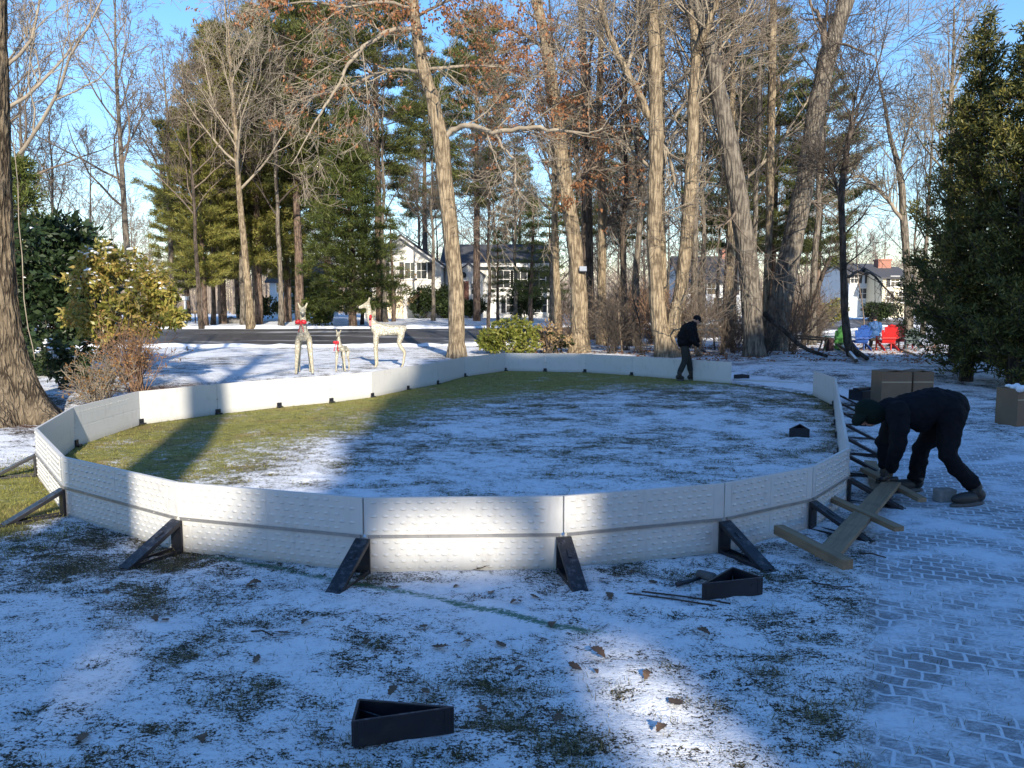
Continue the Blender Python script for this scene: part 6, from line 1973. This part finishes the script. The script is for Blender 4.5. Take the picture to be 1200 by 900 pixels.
# yellow-green bush and its dry neighbour behind the back wall
bz2 = tzf(P(605, 400, 28).x, 28)
yb = [bl(a, b, r_, 605, bz2, 28, d) for a, b, r_, d in ((578, 396, .42, 0), (592, 386, .48, 0), (607, 384, .5, .2), (620, 390, .45, 0), (600, 400, .5, -.2), (582, 403, .34, 0), (620, 403, .4, -.2), (570, 402, .25, 0))]
shrub('rhododendron_bush', 602, 410, 'bright yellow-green rounded bush behind the back wall', yb, M['bush_yellow'], 9, .15, .038, 10, 0, seed=8, ncl=55, Yb=28)
db2 = [bl(a, b, r_, 640, bz2, 28.3, d) for a, b, r_, d in ((632, 390, .4, 0), (645, 385, .4, 0), (655, 398, .35, 0), (640, 402, .35, 0))]
shrub('dry_bush', 642, 411, 'half-dead bush with tan and dark leaves right of the yellow-green one', db2, M['tanleaf'], 4, .13, .035, 12, 0, seed=9, ncl=26, Yb=28.3)
db3 = [bl(a, b, r_, 650, bz2, 28.8, d) for a, b, r_, d in ((645, 402, .35, 0), (658, 400, .3, 0), (640, 395, .3, .3))]
shrub('laurel_bush', 652, 411, 'dark-leaved low bush at the foot of the dry bush', db3, M['hedge'], 8, .13, .04, 8, 0, seed=10, ncl=30, Yb=28.8)
# foundation planting of the white house
def hedge_at(px, Yd, W_, H, label, seed, mat='hedge'):
    bb = []; rng = random.Random(seed)
    for k in range(6): bb.append((rng.uniform(-W_/2, W_/2)*.7, rng.uniform(-.3, .3), H*rng.uniform(.35, .7), W_*.28, .6, H*.36))
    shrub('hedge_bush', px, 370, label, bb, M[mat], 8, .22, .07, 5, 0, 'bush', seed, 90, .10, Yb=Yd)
hedge_at(500, 70, 3.2, 3.0, 'large rounded dark bush in front of the white house wing', 21)
hedge_at(519, 70, 2.2, 3.0, 'dark bush beside the entry of the white house', 22)
hedge_at(553, 71, 2.4, 1.8, 'low dark bush right of the white house door', 23)
hedge_at(616, 66, 2.4, 3.0, 'dark bush below the big window of the white house', 24)
hedge_at(530, 69, 2.0, 1.6, 'low bush behind the big oak in front of the house', 25)
hedge_at(1020, 80, 3.0, 2.0, 'dark hedge in front of the left face of the far house', 26)
hedge_at(1042, 80, 3.4, 2.0, 'dark hedge in front of the right wing of the far house', 27)
hedge_at(965, 66, 3.2, 2.2, 'olive evergreen bush beside the road behind the bench frame', 28, 'pine')
hedge_at(300, 58, 3, 2.0, 'low green bush under the olive pines', 29, 'hedge')
hedge_at(376, 47, 2.2, 2.6, 'green bush at the left foot of the dark spruce', 30, 'spruce')
twig_bush('ornamental_tree', 462, 372, 'bare tan ornamental tree in front of the garage wing', 3.2, 1.8, 26, 'twig_red', 'tanleaf', 12, 60, .35, .012, .2, None, 'tree')
# brush and saplings of the wood
GBR = 'leafless brush in the wood behind the rink'
bv = [twig_bush('brush_shrub', 720, 400, 'leafless brown brush in the wood behind the rink', 2.6, 1.5, 26, 'twig', None, 31, 30, 0, .006, .05, GBR),
      twig_bush('brush_shrub', 930, 400, 'leafless brown brush in the wood behind the rink', 2.2, 1.9, 26, 'twig_red', None, 32, 31, 0, .006, .05, GBR),
      twig_bush('brush_shrub', 860, 400, 'leafless brown brush in the wood behind the rink', 1.6, 1.3, 22, 'twig_dark', None, 33, 29, 0, .006, .05, GBR)]
r = random.Random(91)
for k in range(96):
    px_ = r.uniform(640, 1075); Yw = r.uniform(26.5, 44) if k < 50 else r.uniform(60, 85)
    if 970 < px_: px_ = r.uniform(830, 930)
    if k % 4 == 3 and Yw < 50: continue
    x_ = (px_-600)*Yw/901; s0 = float(yn(np.array(x_)))
    if s0-.8 < Yw < s0+ROADW+.8: Yw = s0-1.5
    c = copy_tree(bv[k % 3]); c.location = ((px_-600)*Yw/901, Yw, tzf((px_-600)*Yw/901, Yw)); c.rotation_euler = (0, 0, r.uniform(0, 6)); s_ = r.uniform(.5, 1.15)
    if 975 < px_ < 1065 and Yw < 28: s_ = .35
    if Yw > 55: s_ *= 1.35
    if 780 < px_ < 880 and Yw > 55: s_ *= .6
    c.scale = (s_, s_, s_)
GSA = 'thin saplings standing behind the back wall'
for i, (px_, pyb, pyt) in enumerate(((729, 413, 330), (751, 414, 300), (745, 410, 250), (838, 410, 290), (848, 412, 310), (720, 409, 340), (1012, 400, 250), (925, 412, 330))):
    g_ = G(px_, pyb); rng = random.Random(200+i); mb = MB()
    Ht = hz(pyt, g_.y)-g_.z
    grow(mb, Vector((0, 0, -.05)), Vector((rng.uniform(-.1, .1), rng.uniform(-.1, .1), 1)).normalized(), Ht, .035, 1, 3, rng, (0, 9, 4), .05, .08, (.4, .9), .006, .4)
    o = mb.build('sapling', M['twig_dark' if i % 2 else 'twig']); o.location = g_
    tag(o, 'thin leafless sapling standing behind the back wall', 'sapling', GSA)
# fallen branches and logs
def log(name, pts, r0, label, mat, snow=False, zoff=None):
    a0 = G(*pts[0][:2]); q = []
    for it in pts:
        g_ = G(it[0], it[1]); 
        if len(it) > 2: p_ = P(it[0], it[1], a0.y if len(it) < 4 else it[3])
        else: p_ = g_
        q.append(p_)
    base = Vector(q[-1])
    e = empty(name, base, label, 'log')
    q2 = [v-base+Vector((0, 0, r0)) for v in q]
    mb = MB(); mb.tube(q2, [r0*(1-.5*i/len(q2)) for i in range(len(q2))], 9); mb.build('wood', M[mat], e)
    if snow:
        mb = MB(); mb.tube([v+Vector((0, 0, r0*.7)) for v in q2], [r0*.62*(1-.5*i/len(q2)) for i in range(len(q2))], 7); mb.build('snow_cap', M['snow'], e)
YL = G(960, 418).y
log('fallen_branch', [(895, 370, 1, YL+1), (905, 380, 1, YL+.8), (920, 392, 1, YL+.5), (936, 407, 1, YL+.2), (948, 414, 1, YL), (970, 421, 1, YL-.3)], .10, 'long dark fallen branch leaning on the thickest oak', 'bark_dark')
log('fallen_log', [(980, 405), (993, 414), (1003, 426)], .09, 'short snow-covered log below the green chair', 'bark_grey', True)
log('fallen_log', [(988, 402), (1003, 414), (1016, 424)], .10, 'dark log lying parallel to the snow-covered one', 'bark_dark')
log('fallen_log', [(1042, 405), (1062, 414), (1072, 417)], .05, 'thin pale fallen branch below the red chair', 'bark_oak')
log('fallen_log', [(700, 385), (735, 389), (760, 390)], .12, 'dark log beside the road left of the twin oak', 'bark_dark', True)

# ---- added leaf masses out of view, outline shaped to shade the yard
YB = -30.0
KU = 26*.25; KV = 26*.443
sky_u = [-16, .2, .75, .8, 1.3, 1.35, 3.1, 3.3, 4.5, 5.5, 6.2, 7.2, 11.5, 12.2, 14, 16, 18, 24, 40]
sky_v = [4.5, 4.5, 4.5, 5.2, 5.2, 5.9, 9.8, 10.1, 12.8, 13.7, 13.5, 13.0, 13.0, 14.0, 14.2, 14.6, 14.4, 14.4, 14.4]
gaps = [(2.3, 2.95, 2.7, 3.75, 1.0), (1.35, 2.5, 4.2, 4.8, 1.0), (2.62, 3.1, 4.35, 5.1, 1.0), (-.42, .08, 3.1, 4.2, .96), (.6, 1.3, 5.6, 6.4, .5)]  # openings cut in the leaf masses so sun patches fall through
k = 0
xs = -13.0
while xs < 46:
    wd_ = 3.2
    xc = xs+wd_/2
    n = 11000
    x = RNG.uniform(xs-.3, xs+wd_+.3, n); y = RNG.uniform(-1.4, 1.4, n)
    u = x-KU-.25*0; 
    vt = np.interp(u+.25*0, sky_u, sky_v)+.35*(fbm(x, x*0, .9, 3, 61)-.5)*2
    zt = vt+KV-.443*y                       # the crown top follows the light's slope through the depth
    z = np.where(RNG.random(n) < .15, 1.5+8*RNG.random(n), 9.5+(zt-9.5)*RNG.random(n)**.8)
    uu = x-KU+.25*y; vv = z-KV+.443*y
    keep = (z < zt)
    for (a_, b_, c_, d_, pr) in gaps:
        keep &= ~((uu > a_) & (uu < b_) & (vv > c_) & (vv < d_) & (RNG.random(n) < pr))
    x, y, z = x[keep], y[keep], z[keep]; n = len(x)
    if n < 10: break
    cen = np.stack([x-xc, y, z], 1)
    e = empty('shade_caster', (xc, YB, 0), 'unseen tall leaf mass added behind the photographer to shade the yard', 'tree', 'added shade casters behind the photographer')
    mb = MB(); mb.tube([(0, 0, -.2), (0, 0, float(z.max())*.9)], [.3, .05], 8); mb.build('trunk', M['bark_dark'], e)
    nr = RNG.normal(0, 1, (n, 3)); nr /= np.linalg.norm(nr, axis=1)[:, None]
    tv = np.cross(nr, RNG.normal(0, 1, (n, 3))); tv /= np.linalg.norm(tv, axis=1)[:, None]; bv_ = np.cross(nr, tv)
    sz = .22
    V = np.stack([cen-tv*sz, cen+bv_*sz*.8, cen+tv*sz, cen-bv_*sz*.8], 1).reshape(-1, 3); i_ = np.arange(n)*4
    np_mesh('foliage', V, np.stack([i_, i_+1, i_+2, i_+3], 1), M['hedge'], e)
    xs += wd_
c = bare_tree(62, 17, .64, 'bark_grey', 'twig', nlimb=9, cstart=.62, nch=(5, 4)); c.location = (-.10, -8.0, 0); tag(c, 'bare tree with a thick trunk out of view behind the photographer', 'tree')  # unseen tree, read from its trunk shadow across the left wall

# ---- far-off wood closing the horizon
n = 150000
x = RNG.uniform(-190, 230, n); y = RNG.uniform(120, 215, n)
hh = 9.5+5*(fbm(x, y*0, .05, 3, 88)-.5)*2+RNG.normal(0, 1.3, n)
z = hh*(RNG.random(n)**.85)
L = RNG.uniform(.5, 2.2, n); w = RNG.uniform(.02, .06, n)
tr_ = RNG.random(n) < .03
z = np.where(tr_, 0, z); L = np.where(tr_, hh*1.05, L); w = np.where(tr_, .16, w)
tx = np.where(tr_, RNG.normal(0, .03, n), RNG.normal(0, .6, n)); ty = RNG.normal(0, .2, n)
b0 = np.stack([x-w, y, z+1], 1); b1 = np.stack([x+w, y, z+1], 1); tp = np.stack([x+tx*L, y+ty*L, z+1+L*np.where(tr_, 1, .8)], 1)
i = np.arange(n)*3
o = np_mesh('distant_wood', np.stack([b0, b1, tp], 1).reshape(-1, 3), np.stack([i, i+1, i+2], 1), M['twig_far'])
tag(o, 'hazy brown line of far-off bare woods closing the horizon', None, kind='stuff')
